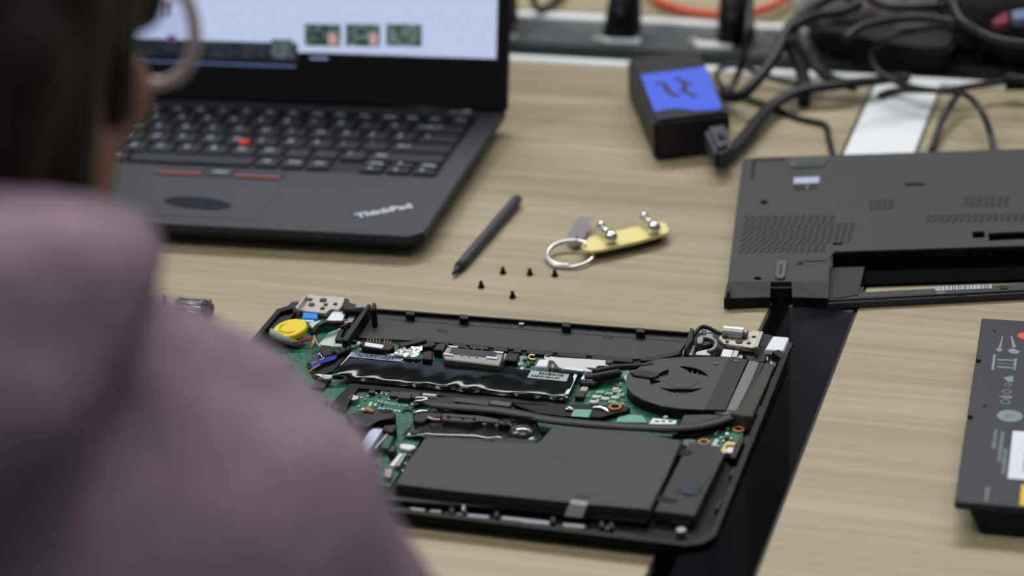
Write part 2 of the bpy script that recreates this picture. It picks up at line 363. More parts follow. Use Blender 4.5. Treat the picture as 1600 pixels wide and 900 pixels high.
scrpx('icon', 262, 55, 275, 66, emit('icon_plum',(104,60,110),.9), .72)
# ================================================================== dismantled laptop, underside up
A = thing('dismantled_laptop', 'dismantled black laptop lying upside down with its green board and fan exposed', 'laptop', (-.15,-.10,0))
def part(name, m, polys, z0, z1, bev=0, parent=None, label=None, seg=1):
    b = B()
    for p in polys: b.px(p, z0, z1, bev, seg)
    return b.out(name, m, parent or A, label=label)
# shell: outline in plan (metres), rear edge at y = 0
x0_, x1_, yr, yf = -.3052, .0006, -.0005, -.2085
outl = [(x0_+.006,yr-.004),(x0_+.020,yr),(x1_-.020,yr),(x1_-.006,yr-.004),(x1_,yr-.010),(x1_,yf+.012),(x1_-.004,yf+.004),(x1_-.012,yf),(x0_+.012,yf),(x0_+.004,yf+.004),(x0_,yf+.012),(x0_,yr-.010)]
def inset(poly, d):
    cx, cy = (x0_+x1_)/2, (yr+yf)/2
    return [(x-math.copysign(d,x-cx), y-math.copysign(d,y-cy)) for x,y in poly]
ins = inset(outl, .0032); lowl = inset(outl, .004)
SH = mat('shell_black', (11,11,12), .5, spec=.15, bump=.15, bscale=1500)
b = B(); b.loft([(p[0],p[1],.0006) for p in lowl], [(p[0],p[1],.0042) for p in outl]); b.out('base_shell', SH, A)
# the rim stops at the battery bay, so it is an open ring: side + front walls, and two short rear pieces
def zt(y): return .0090 + .0070*(1+y/.2085)
def wall(b, pts_o, pts_i):
    for i in range(len(pts_o)-1):
        o0,o1,i0,i1 = pts_o[i],pts_o[i+1],pts_i[i],pts_i[i+1]
        b.loft([(*o0,.004),(*o1,.004),(*i1,.004),(*i0,.004)], [(*o0,zt(o0[1])),(*o1,zt(o1[1])),(*i1,zt(i1[1])),(*i0,zt(i0[1]))])
b = B(); k = [3,4,5,6,7,8,9,10,11,0]; wall(b, [outl[i] for i in k], [ins[i] for i in k])
b.out('rim', SH, A)
RB = -.0025
for i in range(5): b = B(); b.box((x1_-.0042,-.035-.034*i,.0085), (.002,.009,.006), bev=.0004); b.out('clip', BLK, A)
for i in range(9): b = B(); b.box((x0_+.03+.029*i,yf+.0046,.0062), (.012,.002,.005), bev=.0004); b.out('clip', BLK, A)
b = B(); b.box((-.150,-.106,.0046), (.292,.19,.0010)); b.out('inner_tray', DEEP, A)
# battery bay
part('battery_bay', GREY, [[(592,484),(700,492),(820,501),(950,511),(1070,521),(1074,532),(1060,552),(1020,559),(990,561),(800,545),(650,532),(548,527)]], .0042, .0062)
b = B(); p0 = U(588,483,.009); p1 = U(1076,520,.009)
b.loft([(p0.x,p0.y,.003),(p1.x,p1.y,.003),(p1.x,p1.y+.0016,.003),(p0.x,p0.y+.0016,.003)], [(p0.x,p0.y,.0088),(p1.x,p1.y,.0088),(p1.x,p1.y+.0016,.0088),(p0.x,p0.y+.0016,.0088)]); b.out('bay_lip', BLK, A)
for px_ in (640,724,884,1000):
    y = 483+(px_-588)*.0758; part('bay_tab', BLK, [[(px_-7,y-3),(px_+7,y-2),(px_+8,y+5),(px_-6,y+4)]], .006, .0105, .0004)
b = B(); a_ = U(592,497,.0063); c_ = U(1070,534,.0063); b.prism([(a_.x,a_.y-.0004),(c_.x,c_.y-.0004),(c_.x,c_.y+.0002),(a_.x,a_.y+.0002)], .006, .00635); b.out('bay_groove', BLK, A)
for px_,py_ in ((650,500),(950,526),(692,516)):
    part('bay_mark', mat('bay_mark_dark',(44,44,47),.7), [[(px_-9,py_-1.5),(px_+7,py_),(px_+8,py_+3),(px_-8,py_+1.5)]], .006, .0064)
b = B(); c = U(815,508,.0066); b.cyl((c.x,c.y,.0062),(c.x,c.y,.0078),.0016,n=16); b.out('bay_screw', METAL, A)
# bay walls
part('bay_wall', BLK, [[(574,474),(580,475),(557,511),(543,532),(533,530),(549,509)]], .0045, .0145, .0006, label='left wall of the battery bay')
part('bay_wall', BLK, [[(1001,559),(1020,557),(1060,549),(1064,553),(1022,563),(1000,563)]], .0045, .0092, .0004, label='curved right end of the battery bay')
part('latch_post', BLK, [[(582,471),(588,473),(588,482),(579,484)]], .0045, .0185, .0008)
part('latch_post', BLK, [[(1079,510),(1085,514),(1082,530),(1072,548),(1068,545),(1074,526)]], .0045, .0165, .0008)
for a0,a1 in ((648,680),(690,702),(708,730),(735,765),(772,795),(803,816),(824,866),(872,918),(926,990)):
    y0 = 529+(a0-648)*.088; y1 = 529+(a1-648)*.088
    part('bay_rib', BLK, [[(a0,y0),(a1,y1),(a1-2,y1+7),(a0-2,y0+7)]], .0045, .0085, .0003)
part('bay_clip', BLK, [[(622,536),(664,528),(667,532),(626,542)]], .0045, .0115, .0005)
part('bay_clip', BLK, [[(622,541),(668,533),(682,536),(676,541),(640,543),(624,546)]], .0045, .0100, .0005)
part('bay_clip', BLK, [[(683,537),(698,535),(694,548),(676,545)]], .0045, .0120, .0006)
part('bay_clip', BLK, [[(793,551),(812,552),(808,564),(788,562)]], .0045, .0105, .0006)

# main board
b = B(); pcbp = [(430,505),(455,486),(535,493),(545,516),(545,533),(650,541),(1000,570),(1010,600),(1165,660),(1152,715),(1060,690),(845,672),(660,684),(610,760),(480,740),(520,640),(500,590),(430,540)]
b.prism(pxl(pcbp,.0066), .0052, .0066); pcb = b.out('main_board', PCB, A)
def chip(name, m, poly, h, bev=.0003, lab=None, base=.0066): return part(name, m, [poly], base-.0002, base+h, bev, pcb, lab)
IC = mat('chip_black',(40,41,42),.5)
TIN = mat('solder_tin',(190,196,190),.35,.6)
# --- upper left corner
part('corner_block', BLK, [[(441,486),(455,471),(466,470),(470,476),(452,500),(424,528),(417,512)]], .0045, .0130, .0006)
part('corner_board', PCB, [[(440,489),(470,480),(536,487),(541,504),(520,510),(488,512),(460,507),(436,500)]], .0066, .0098, .0002)
part('connector', WHITE, [[(435,496),(441,489),(444,492),(439,500)]], .0098, .0125, .0003)
hg = part('hinge_bracket', METAL, [[(477,461),(480,459),(495,462),(537,464),(540,466),(535,478),(530,483),(517,482),(508,489),(465,484),(463,480)]], .0105, .0135, .0004, label='grey metal hinge plate with screw holes at the rear left')
for px_,py_,r_ in ((485,468,.0014),(487,476,.0019),(504,482,.0014),(505,469,.0022),(509,476,.0013),(524,475,.0013)):
    b = B(); c = U(px_,py_,.0137); b.cyl((c.x,c.y,.0134),(c.x,c.y,.0142),r_,n=16); b.out('screw', mat('screw_dark',(70,64,58),.4,.6), hg)
part('hinge_flange', METAL, [[(478,460),(481,460),(464,483),(461,480)]], .0105, .0165, .0003)
part('hinge_cap', BLK, [[(538,464),(545,466),(545,474),(564,476),(571,480),(566,485),(534,483)]], .0045, .0150, .0008)
b = B(); c = U(561,479,.0155); b.cyl((c.x,c.y,.0148),(c.x,c.y,.0158),.0022,n=16); b.out('cap_screw', METAL2, A)
part('blue_tab', BLUE, [[(474,485),(497,484),(496,498),(472,497)]], .0100, .0125, .0004, label='blue tape tab beside the coin cell')
part('connector', WHITE, [[(472,497),(492,498),(490,503),(470,501)]], .0098, .0115, .0003)
part('connector', PALE, [[(482,505),(500,500),(502,506),(488,512)]], .0098, .0112, .0003)
wl = part('module_label', WHITE, [[(520,486),(540,488),(534,502),(510,500)]], .0100, .0118, .0002, label='white sticker behind the coin cell')
chip('sub_board', PCB, [(534,497),(543,498),(545,504),(536,504)], .004)
part('grey_tape', METAL2, [[(546,487),(560,489),(549,505),(543,500)]], .0100, .0108, .0002)
# coin cell in yellow wrap, tilted on its white foam ring
c = U(455,516,.012)
b = B(); b.cyl((c.x-.001,c.y-.0045,.0068),(c.x,c.y-.003,.0100),.0118,n=40); b.out('cell_foam', mat('foam_dim',(136,150,142),.8), A, True)
cc = U(452.5,512,.0145); nrm = Vector((-.10,-.10,1)).normalized()
b = B(); b.cyl(cc-nrm*.0034, cc, .0103, n=48, bev=.0006)
e1 = U(426,522,.0125); e2 = U(441,525,.0125); e3 = U(450,521,.0140); e4 = U(432,514,.0140); b.loft([(*p.xy,p.z-.0016) for p in (e1,e2,e3,e4)], [p for p in (e1,e2,e3,e4)], .0003)
cell = b.out('coin_cell', YEL, A, False, label='round coin cell in yellow wrap')
b = B(); q = [cc+nrm*.00005+Vector((dx,dy,0)) for dx,dy in ell(0,0,.0062,.0062,28)]; b.tube(q, .00028, n=6, closed=True, sub=2); b.out('crease', mat('yellow_shade',(196,168,30),.5), cell)
# wires round the coin cell
def wire(m, pts, r, name='wire', label=None):
    b = B(); b.tube([U(x,y,z) for x,y,z in pts], r, n=8); return b.out(name, m, A, True, label)
wire(REDW, [(428,530,.010),(445,537,.009),(462,535,.011),(478,530,.012),(486,526,.012)], .0006)
wire(REDW, [(436,538,.009),(458,538,.008),(474,534,.010),(490,530,.010)], .0005)
wire(RUB, [(489,523,.012),(497,511,.0145),(508,506,.0145),(522,506,.0135),(536,506,.012)], .0021, label='thick black sheathed wires looping behind the coin cell')
wire(mat('brown_wire',(92,58,44),.5), [(515,509,.012),(532,510,.012),(542,507,.012)], .0006)
wire(mat('yellow_white_wire',(206,196,160),.5), [(512,502,.0125),(528,504,.012),(540,505,.012),(547,502,.011)], .0006)
wire(GREYW, [(491,524,.012),(492,531,.011),(500,542,.010),(510,552,.010),(513,558,.009),(503,563,.009),(486,569,.009)], .0007, label='grey wire running down to the blue wires')
for k_ in range(3): wire(BLUEWI, [(527-k_,556+k_*2,.0095),(512,560+k_*2.4,.010),(497,565+k_*2.2,.010),(486,572+k_*2,.009)], .0006)
wire(ORG, [(490,532,.0115),(489,538,.011),(487,545,.009)], .0009)
wire(ORG, [(500,570,.010),(490,576,.010),(482,582,.009)], .0006)
wire(WHITE, [(500,552,.010),(506,553,.0105),(506,560,.010),(501,563,.009)], .0006)
wire(WHITE, [(497,555,.010),(501,552,.0105),(503,558,.010)], .0005)
part('pale_pad', PALE, [[(513,520),(533,512),(524,528),(522,531),(544,535),(562,533),(566,536),(552,541),(520,541),(497,538)]], .0068, .0084, .0002)
part('bay_corner', BLK, [[(533,512),(541,508),(530,528),(548,528),(558,531),(556,534),(523,531)]], .0068, .0105, .0004)
part('rubber_block', mat('soft_black',(36,35,38),.7), [[(500,540),(515,539),(519,548),(517,554),(506,557),(498,548)]], .0068, .0115, .0008)
for k_ in range(3): part('sponge_block', BLK, [[(519+k_*9,546-k_*3.0),(526+k_*9,543-k_*3),(535+k_*7,549-k_*3),(527+k_*7,554-k_*3)]], .0068, .0110, .0006)
part('black_tape', SH, [[(500,548),(545,553),(520,580),(490,590),(480,570)]], .0066, .0080, .0003)
# --- battery connector
bc = part('battery_connector', BLK, [[(562,536),(566,533),(608,539),(614,536),(616,541),(608,547),(566,541)]], .0066, .0130, .0005)
for k_ in range(8):
    b = B(); p = U(575+k_*4.6+(3 if k_>4 else 0),528+k_*.55+(k_%2)*.8,.0115); q = U(574+k_*4.6+(3 if k_>4 else 0),534+k_*.6,.0115); b.tube([p,(p+q)/2,q], .00035, n=6, sub=2); b.out('gold_pin', GOLD, bc)
part('connector_label', WHITE, [[(571,534.5),(600,539),(597,544),(570,540)]], .0128, .0134, .0001)
part('connector_shield', METAL, [[(568,540),(604,545),(615,535),(616,540),(609,558),(602,552),(561,545)]], .0066, .0105, .0004)
b = B(); pts = [(607,556),(620,549),(632,543),(637,545),(659,541),(660,545),(655,553),(651,558),(632,557),(617,555)]
t_ = bmesh.new(); vs = [t_.verts.new(U(x,y,.0122)) for x,y in pts]; f0 = t_.faces.new(vs)
bmesh.ops.triangulate(t_, faces=[f0]); bmesh.ops.subdivide_edges(t_, edges=list(t_.edges), cuts=3, use_grid_fill=True)
for v in t_.verts: v.co.z += random.uniform(-.0007,.0007)
bmesh.ops.solidify(t_, geom=list(t_.faces), thickness=.0004); b._add(t_); b.out('foil_patch', FOIL, A, False, 'crumpled silver foil patch')
chip('capacitor', BLK, [(662,549),(676,550),(674,562),(660,560)], .006)
chip('bare_pad', PAD, [(665,543),(676,545),(672,551),(664,549)], .0003)
# --- metal socket
sk = part('metal_socket', METAL2, [[(698,542),(787,551),(783,563),(781,571),(694,561),(691,553)]], .0066, .0140, .0006, label='metal shielded socket with a dark inset top')
part('inset', mat('socket_dark',(52,53,58),.4,.3), [[(707,543),(778,550),(773,559),(701,552)]], .0139, .0143, .0001, sk)
part('frame_edge', SILV, [[(699,539.5),(716,541),(715,543),(703,542.5)],[(693,551),(709,553),(708,555.5),(692,553.5)],[(770,548),(787,549.5),(786,552),(778,551.5)],[(760,556),(778,558),(776,561),(759,559)]], .0139, .0146, .0001, sk)
for px_,py_ in ((729,543),(741,544),(753,545),(722,554),(733,555.5),(745,557)): 
    part('weld_dot', CHROME, [ell(px_,py_,1.8,1.2,10)], .0139, .0146, 0, sk)
part('slot', BLK, [[(767,550),(772,551),(766,558),(762,557)]], .0140, .0145, 0, sk)
part('socket_shell', METAL2, [[(788,550),(793,553),(790,560),(784,566)]], .0066, .0110, .0005)
part('solder_lug', SILV, [[(712,562.5),(719,563),(718,565),(710,564.5)],[(730,563.5),(738,565),(737,567),(729,566)]], .0090,.0120)
# --- right of the socket: board pads
for p in ([(812,556),(824,557),(816,571),(807,569)],): chip('bare_pad', PAD, p, .0003)
for px_,py_ in ((812,568),(820,561),(826,570),(832,566),(816,575)): chip('resistor', random.choice((TIN,IC,PALE)), [(px_-3,py_-2),(px_+3,py_-1.5),(px_+2,py_+2),(px_-4,py_+1.5)], .0012)
b = B(); b.tube([U(*p,.0075) for p in ((836,556),(829,555),(826,559),(830,562),(837,562))], .0008, n=8); b.out('brass_ring', GOLD, A, True)
# silver bracket and white connector
br = part('wifi_bracket', SILV, [[(850,556),(854,553),(859,555),(860,557),(868,558),(950,563),(953,563),(958,566),(957,569),(950,571),(934,571),(929,575),(925,580),(915,580),(880,576),(871,572),(866,564),(858,562),(850,559)]], .0100, .0125, .0003, label='silver bracket plate lying above the main board')
part('bracket_label', WHITE, [[(886,573),(913,577),(911,580),(880,576)]], .0124, .0128, 0, br)
part('bracket_slot', DEEP, [ell(856,556,4,1.5,14)], .0124, .0127, 0, br)
b = B(); c = U(952,566,.013); b.cyl((c.x,c.y,.0125),(c.x,c.y,.0136),.0022,n=16); b.out('bracket_screw', mat('screw_dark',(70,64,58)), br)
part('ribbon_connector', WHITE, [[(842,561),(858,561),(857,566),(855,573),(836,572)]], .0066, .0120, .0006)
chip('capacitor', ORG, [(862,569),(867,570),(866,575),(861,574)], .004)
# --- glossy film across the board
FILM = mat('black_film', (10,12,12), .13, spec=.5)
nt = FILM.node_tree; g_ = nt.nodes.new('ShaderNodeNewGeometry'); n1 = nt.nodes.new('ShaderNodeTexNoise'); n1.inputs['Scale'].default_value = 55; n1.inputs['Detail'].default_value = 4; n1.inputs['Distortion'].default_value = 1.2
nt.links.new(g_.outputs['Position'], n1.inputs['Vector']); rr = nt.nodes.new('ShaderNodeValToRGB'); rr.color_ramp.elements[0].position = .48; rr.color_ramp.elements[1].position = .75; rr.color_ramp.elements[0].color = lin((11,13,14)); rr.color_ramp.elements[1].color = lin((34,60,52))
nt.links.new(n1.outputs['Fac'], rr.inputs['Fac']); nt.links.new(rr.outputs['Color'], nt.nodes['Principled BSDF'].inputs['Base Color'])
b = B(); t_ = bmesh.new(); NU, NV = 60, 10; grid = []
tl,tr,brr,bl = (549,551),(903,586),(884,627),(515,592)
def lerp2(a,c,t): return (a[0]+(c[0]-a[0])*t, a[1]+(c[1]-a[1])*t)
def film_pt(i,j):
    u_, v_ = i/NU, j/NV; p = lerp2(lerp2(tl,tr,u_), lerp2(bl,brr,u_), v_)
    edge = math.sin(math.pi*v_)**.5
    h = .0096 + .0024*edge + .0006*math.sin(u_*13+v_*2)*edge*(1-u_*.7) + .00034*math.sin(u_*23+1.5)*math.sin(v_*3.1)+ .00022*math.sin(u_*31-v_*5)*edge*(1-u_*.5) + .00010*math.sin(u_*58+v_*7)*(1-u_*.6) + .0007*math.sin(u_*41+2*math.sin(u_*13))*v_**3*(1-v_)*4
    return U(p[0], p[1], h)
grid = [[t_.verts.new(film_pt(i,j)) for j in range(NV+1)] for i in range(NU+1)]
for i in range(NU):
    for j in range(NV): t_.faces.new((grid[i][j],grid[i+1][j],grid[i+1][j+1],grid[i][j+1]))
bmesh.ops.solidify(t_, geom=list(t_.faces), thickness=.0003)
b._add(t_); film = b.out('black_film', FILM, A, True, label='long glossy black film over the middle of the board')
def film_strip(name, m, uv0, uv1, lift, label=None):              # something stuck on the film
    (ua,va),(ub,vb) = uv0, uv1; b = B(); t_ = bmesh.new(); n = 14
    def pt(u_,v_): q = film_pt(u_*NU, v_*NV); return q + Vector((0,0,lift))
    g = [[t_.verts.new(pt(ua+(ub-ua)*i/n, va+(vb-va)*j/3)) for j in range(4)] for i in range(n+1)]
    for i in range(n):
        for j in range(3): t_.faces.new((g[i][j],g[i+1][j],g[i+1][j+1],g[i][j+1]))
    bmesh.ops.solidify(t_, geom=list(t_.faces), thickness=.0001); b._add(t_); return b.out(name, m, film, label=label)
film_strip('serial_label', BLUEW, (.0,.0), (.235,.17), .0004, 'bluish barcode sticker on the left of the film')
film_strip('serial_label', WHITE, (.795,.03), (.965,.30), .0005, 'white barcode sticker on the right of the film')
def film_bars(u0,u1,v0,v1,n,lift):
    b = B(); t = u0
    while t < u1:
        wd = random.choice((.3,.5,.9))*(u1-u0)/n
        q = [film_pt(a*NU,c*NV)+Vector((0,0,lift)) for a,c in ((t,v0),(t+wd,v0),(t+wd,v1),(t,v1))]
        b.loft([p-ZZ*.0001 for p in q], q); t += wd+random.choice((.3,.5,.8))*(u1-u0)/n
    return b.out('barcode', INK, film)
film_bars(.02,.22,.02,.08,26,.0008); film_bars(.04,.20,.10,.14,16,.0008); film_bars(.835,.94,.07,.15,22,.0009); film_bars(.81,.93,.20,.25,14,.0009)
b = B(); q = [film_pt(.985*NU,.0*NV),film_pt(1.0*NU,.05*NV),film_pt(1.0*NU,.75*NV),film_pt(.985*NU,.8*NV)]; b.loft([p+ZZ*.0001 for p in q],[p+ZZ*.0008 for p in q]); b.out('film_edge', WHITE, film)
q = [U(*p,.0125) for p in ((545,556),(550,553),(534,569),(531,571))]; b = B(); b.loft([p-ZZ*.0002 for p in q], q); b.out('film_edge', WHITE, film)
# strips of bright tape edge seen near the film
q = [U(*p,.011) for p in ((491,584),(520,586),(518,591),(508,592))]; b = B(); b.loft([p-ZZ*.0003 for p in q], q); b.out('tape_edge', FOIL, A)
part('black_strip', DEEP, [[(548,598),(620,604),(760,615),(884,628),(870,634),(760,626),(640,613),(560,606),(530,640),(515,632)]], .0066, .0085, .0003)
# --- cables and label by the fan
wire(RUB, [(1020,571,.012),(990,573,.0125),(965,574,.012),(945,578,.0115),(930,580,.0115),(905,577,.010)], .0019, 'fan_cable', 'thick black cable from the fan to the bracket')
wire(RUB, [(968,583,.0115),(945,587,.011),(930,590,.0105),(915,592,.0095)], .0026, 'fan_cable', 'short black sheathed cable below the bracket')
part('cable_block', BLK, [[(912,583),(936,585),(938,593),(930,600),(905,598)]], .0066, .0100, .0008)
part('cable_label', WHITE, [[(913,583),(932,584),(926,594),(907,592)]], .0098, .0104, .0001)
part('wire_connector', WHITE, [[(964,569),(984,569),(984,574),(965,574)]], .0066, .0100, .0004)
part('wire_connector', WHITE, [[(972,581),(984,580),(981,584),(978,594),(973,587)]], .0066, .0090, .0003)
for px_,py_ in ((938,612),(952,614),(932,619),(946,622),(965,610),(962,620),(957,627),(928,627),(970,616)):
    chip('shield_pad', random.choice((PALE,PAD,TIN)), [(px_-6,py_-2.5),(px_+7,py_-2),(px_+5,py_+2.5),(px_-8,py_+2)], .0010)
    for d in (-6,4): chip('capacitor', TIN, ell(px_+d,py_+1,1.5,1,8), .0016)
chip('inductor', IC, [(901,611),(915,612),(912,620),(898,619)], .003)
chip('inductor', mat('inductor_tan',(178,160,140),.6), [(909,603),(920,604),(916,611),(905,610)], .0015)
chip('inductor', mat('inductor_tan',(178,160,140),.6), [(958,604),(968,605),(965,610),(955,609)], .0015)
for i in range(26):
    px_ = random.uniform(888,985); py_ = random.uniform(596,640); chip('resistor', random.choice((TIN,IC,PALE,PAD)), [(px_-1.6,py_-1),(px_+1.6,py_-.8),(px_+1.3,py_+1),(px_-1.9,py_+.8)], .0008, 0)
# --- fan
FANM = mat('fan_charcoal',(57,57,60),.55,bump=.1,bscale=2500)
zf = .0132
fan = None
fo = [(1010,566),(1030,561),(1060,558),(1140,558),(1168,562),(1150,602),(1133,641),(1095,640),(1060,638),(1033,634),(1005,625),(988,615),(979,604),(979,594),(985,585),(996,576)]
def arc(cx,cy,rx,ry,a0,a1,w,n=12):
    o = [(cx+rx*math.cos(math.radians(a0+(a1-a0)*k/n)), cy+ry*math.sin(math.radians(a0+(a1-a0)*k/n))) for k in range(n+1)]
    i = [(cx+rx*(1-w*math.sin(math.pi*(k/n)))*math.cos(math.radians(a0+(a1-a0)*k/n)), cy+ry*(1-w*math.sin(math.pi*(k/n)))*math.sin(math.radians(a0+(a1-a0)*k/n))) for k in range(n+1)]
    return o + i[-2:0:-1]
holes = [arc(1064,595,45,23,-96,-16,.36), arc(1065,592,42,22.5,36,146,.32), arc(1062,596,40,21,198,246,.36), arc(1064,594,49,22,158,187,.36)]
b = B(); b.plate(pxl(fo,zf), [pxl(h,zf) for h in holes], zf-.0008, zf); fan = b.out('fan', FANM, A, label='flat black cooling fan with curved slots')
fi = pxl(fo, zf); cx_ = sum(p[0] for p in fi)/len(fi); cy_ = sum(p[1] for p in fi)/len(fi)
b = B(); fo2 = fi; n_ = len(fo2)
for i in range(n_):
    p, q = fo2[i], fo2[(i+1)%n_]
    ip = (p[0]+(cx_-p[0])*.02, p[1]+(cy_-p[1])*.02); iq = (q[0]+(cx_-q[0])*.02, q[1]+(cy_-q[1])*.02)
    b.loft([(*p,.0052),(*q,.0052),(*iq,.0052),(*ip,.0052)], [(*p,zf-.0007),(*q,zf-.0007),(*iq,zf-.0007),(*ip,zf-.0007)])
b.out('fan_side', BLK, fan)
b = B(); b.prism([(p[0]+(cx_-p[0])*.03,p[1]+(cy_-p[1])*.03) for p in fi], .0052, .0060); b.out('fan_floor', DEEP, fan)
fc = U(1062,594,zf); b = B()
b.cyl((fc.x,fc.y,.0060),(fc.x,fc.y,.0118),.0085,n=32)
for k_ in range(29):
    a = 2*math.pi*k_/29; M = Matrix.Translation((fc.x+.0145*math.cos(a),fc.y+.0145*math.sin(a),.0090)) @ Matrix.Rotation(a+.45,4,'Z'); b.box(None,(.013,.0007,.0052),M=M)
b.out('fan_rotor', mat('rotor_grey',(58,58,60),.5), fan)
b = B(); c = U(1064,594,zf); b.prism(pxl(ell(1066,594,25,12.5,36),zf), zf-.0002, zf+.0002); b.out('fan_hub_label', mat('hub_grey',(60,59,62),.6), fan)
part('fan_tape', mat('tape_black',(24,25,29),.5), [[(1139,558.5),(1168,562.5),(1133,640.5),(1101,639.5)]], zf-.0001, zf+.00025, 0, fan)
part('fan_cable_cover', BLK, [[(985,581),(1005,577),(1025,582),(1031,587),(1018,590),(990,586)]], zf-.0001, zf+.0012, .0004, fan)
for px_,py_ in ((1150,564),(1119,568)):
    b = B(); c = U(px_,py_,zf+.0003); b.cyl((c.x,c.y,zf),(c.x,c.y,zf+.0006),.0013,n=14); b.out('rivet', mat('fan_rivet',(90,90,94),.4,.4), fan)
# heat sink beside the fan
HS = mat('heatsink_grey',(104,103,101),.5,.3); HS2 = mat('heatsink_foam',(72,72,68),.85,var=.1,vscale=500,bump=.3,bscale=1500)
hs = part('heat_sink', HS, [[(1170,563),(1187,566),(1176,590),(1154,636),(1150,642),(1134,641)]], .0052, .0128, .0004)
part('sink_gap', BLK, [[(1187,566),(1195,566.5),(1182,594),(1160,637),(1150,641),(1176,592)]], .0052, .0130, .0003, hs)
part('sink_foam', HS2, [[(1195,566),(1211,569),(1196,604),(1176,650),(1166,650),(1140,646),(1160,636),(1182,594)]], .0052, .0138, .0006, hs)
# --- heat pipe, flattened
PIPE = mat('pipe_dark',(44,43,44),.5)
HP = [(662,629),(680,633),(720,637),(770,641),(810,647),(850,655),(900,661),(950,665),(1000,668),(1050,669),(1085,667),(1115,661),(1140,652),(1160,644)]
b = B(); b.tube([U(x,y,.0112) for x,y in HP], [.0012,.003]+[.0036]*10+[.0036,.0030], n=12, sub=5, flat=.42); hp = b.out('heat_pipe', PIPE, A, True, label='flattened dark heat pipe curving to the heat sink')
part('pipe_plate', PIPE, [[(1068,648),(1110,647),(1137,650),(1128,656),(1095,664),(1062,663)]], .0066, .0118, .0004, hp)
part('pipe_plate', PIPE, [[(812,643),(838,646),(834,652),(808,649)]], .0066, .0128, .0004, hp)
part('pipe_tip', mat('tip_grey',(98,98,100),.5), [[(1118,639),(1160,645),(1155,651),(1134,648),(1116,643)]], .0066, .0122, .0004, hp)
part('pipe_gap', DEEP, [[(1062,672),(1090,670),(1118,664),(1140,655),(1148,656),(1120,670),(1085,680),(1050,680)]], .0066, .0090, .0003)
# --- processor bracket under the pipe
FILM2 = mat('clear_black_film', (28,29,32), .16, spec=.6)
b = B(); t_ = bmesh.new(); cs = [(657,641),(690,640),(740,646),(812,652),(840,660),(846,678),(838,690),(770,690),(662,684),(628,681),(640,668)]
f0 = t_.faces.new([t_.verts.new(U(x,y,.0085)) for x,y in cs]); bmesh.ops.triangulate(t_, faces=[f0]); bmesh.ops.subdivide_edges(t_, edges=list(t_.edges), cuts=4, use_grid_fill=True)
for v in t_.verts: v.co.z += .0004*math.sin(v.co.x*600)+.0004*math.sin(v.co.y*700+v.co.x*300)
bmesh.ops.solidify(t_, geom=list(t_.faces), thickness=.0003); b._add(t_); b.out('processor_film', FILM2, A, True)
part('dark_block', BLK, [[(648,622),(700,620),(760,622),(800,628),(798,640),(720,634),(660,630),(646,634)]], .0066, .0088, .0004)
part('processor_frame', BLK, [[(712,620),(768,626),(764,634),(710,628)]], .0066, .0108, .0005)
part('processor_frame', mat('frame_grey',(50,50,53),.5), [[(712,621.5),(765,627),(762,633),(709,627)]], .0105, .0112, .0001)
part('processor_frame', mat('frame_grey2',(72,74,74),.5), [[(768,625),(800,629),(797,635),(764,631)]], .0066, .0114, .0003)
part('white_clip', WHITE, [[(661,614),(683,616),(681,618),(659,616)]], .0085, .0105, .0003)
wire(CHROME, [(648,622,.0095),(660,621,.0105),(667,624,.0105),(660,626,.010),(648,627,.009)], .0007, 'spring_clip')
wire(CHROME, [(646,650,.009),(650,645,.011),(658,643,.0115),(669,643,.0105)], .0009, 'spring_clip')
wire(mat('pink_plastic',(206,176,178),.4), [(669,652,.0115),(676,655,.0115),(688,656,.011)], .0007, 'spring_clip')
part('mount_arm', BLK, [[(645,649),(668,644),(692,645),(690,652),(668,652),(662,660),(646,658)]], .0066, .0110, .0008)
part('mount_bar', mat('bar_charcoal',(52,52,54),.5), [[(690,645),(750,649),(782,655),(780,661),(748,657),(735,660),(690,656)]], .0066, .0120, .0006)
part('mount_bar', mat('bar_charcoal',(52,52,54),.5), [[(700,646),(745,650),(741,654),(697,650)]], .0118, .0124, .0003)
for px_,py_ in ((701,651),(723,653),(741,654)):
    b = B(); c = U(px_,py_,.0124); b.cyl((c.x,c.y,.0118),(c.x,c.y,.0127),.0009,n=10); b.out('pin', DEEP, A)
b = B(); c = U(789,660,.0115); b.cyl((c.x,c.y,.0085),(c.x,c.y,.0115),.0036,n=24,bev=.0004); b.out('mount_screw', mat('screw_black',(40,38,38),.25,.5), A)
for px_,py_ in ((757,662),(776,664),(783,660),(796,662)):
    part('weld_dot', CHROME, [ell(px_,py_,3.2,1.3,10)], .0085, .0116)
b = B(); c = U(815,673,.010); b.ball((c.x,c.y,.0088),(.0072,.0062,.0036)); b.out('film_bulge', mat('gloss_film',(60,56,58),.12,spec=.9), A, True)
part('black_connector', BLK, [[(770,682),(838,687),(836,694),(790,692),(768,690)]], .0066, .0098, .0004)
chip('bare_pad', PAD, [(838,676),(846,678),(838,690),(833,686)], .002)
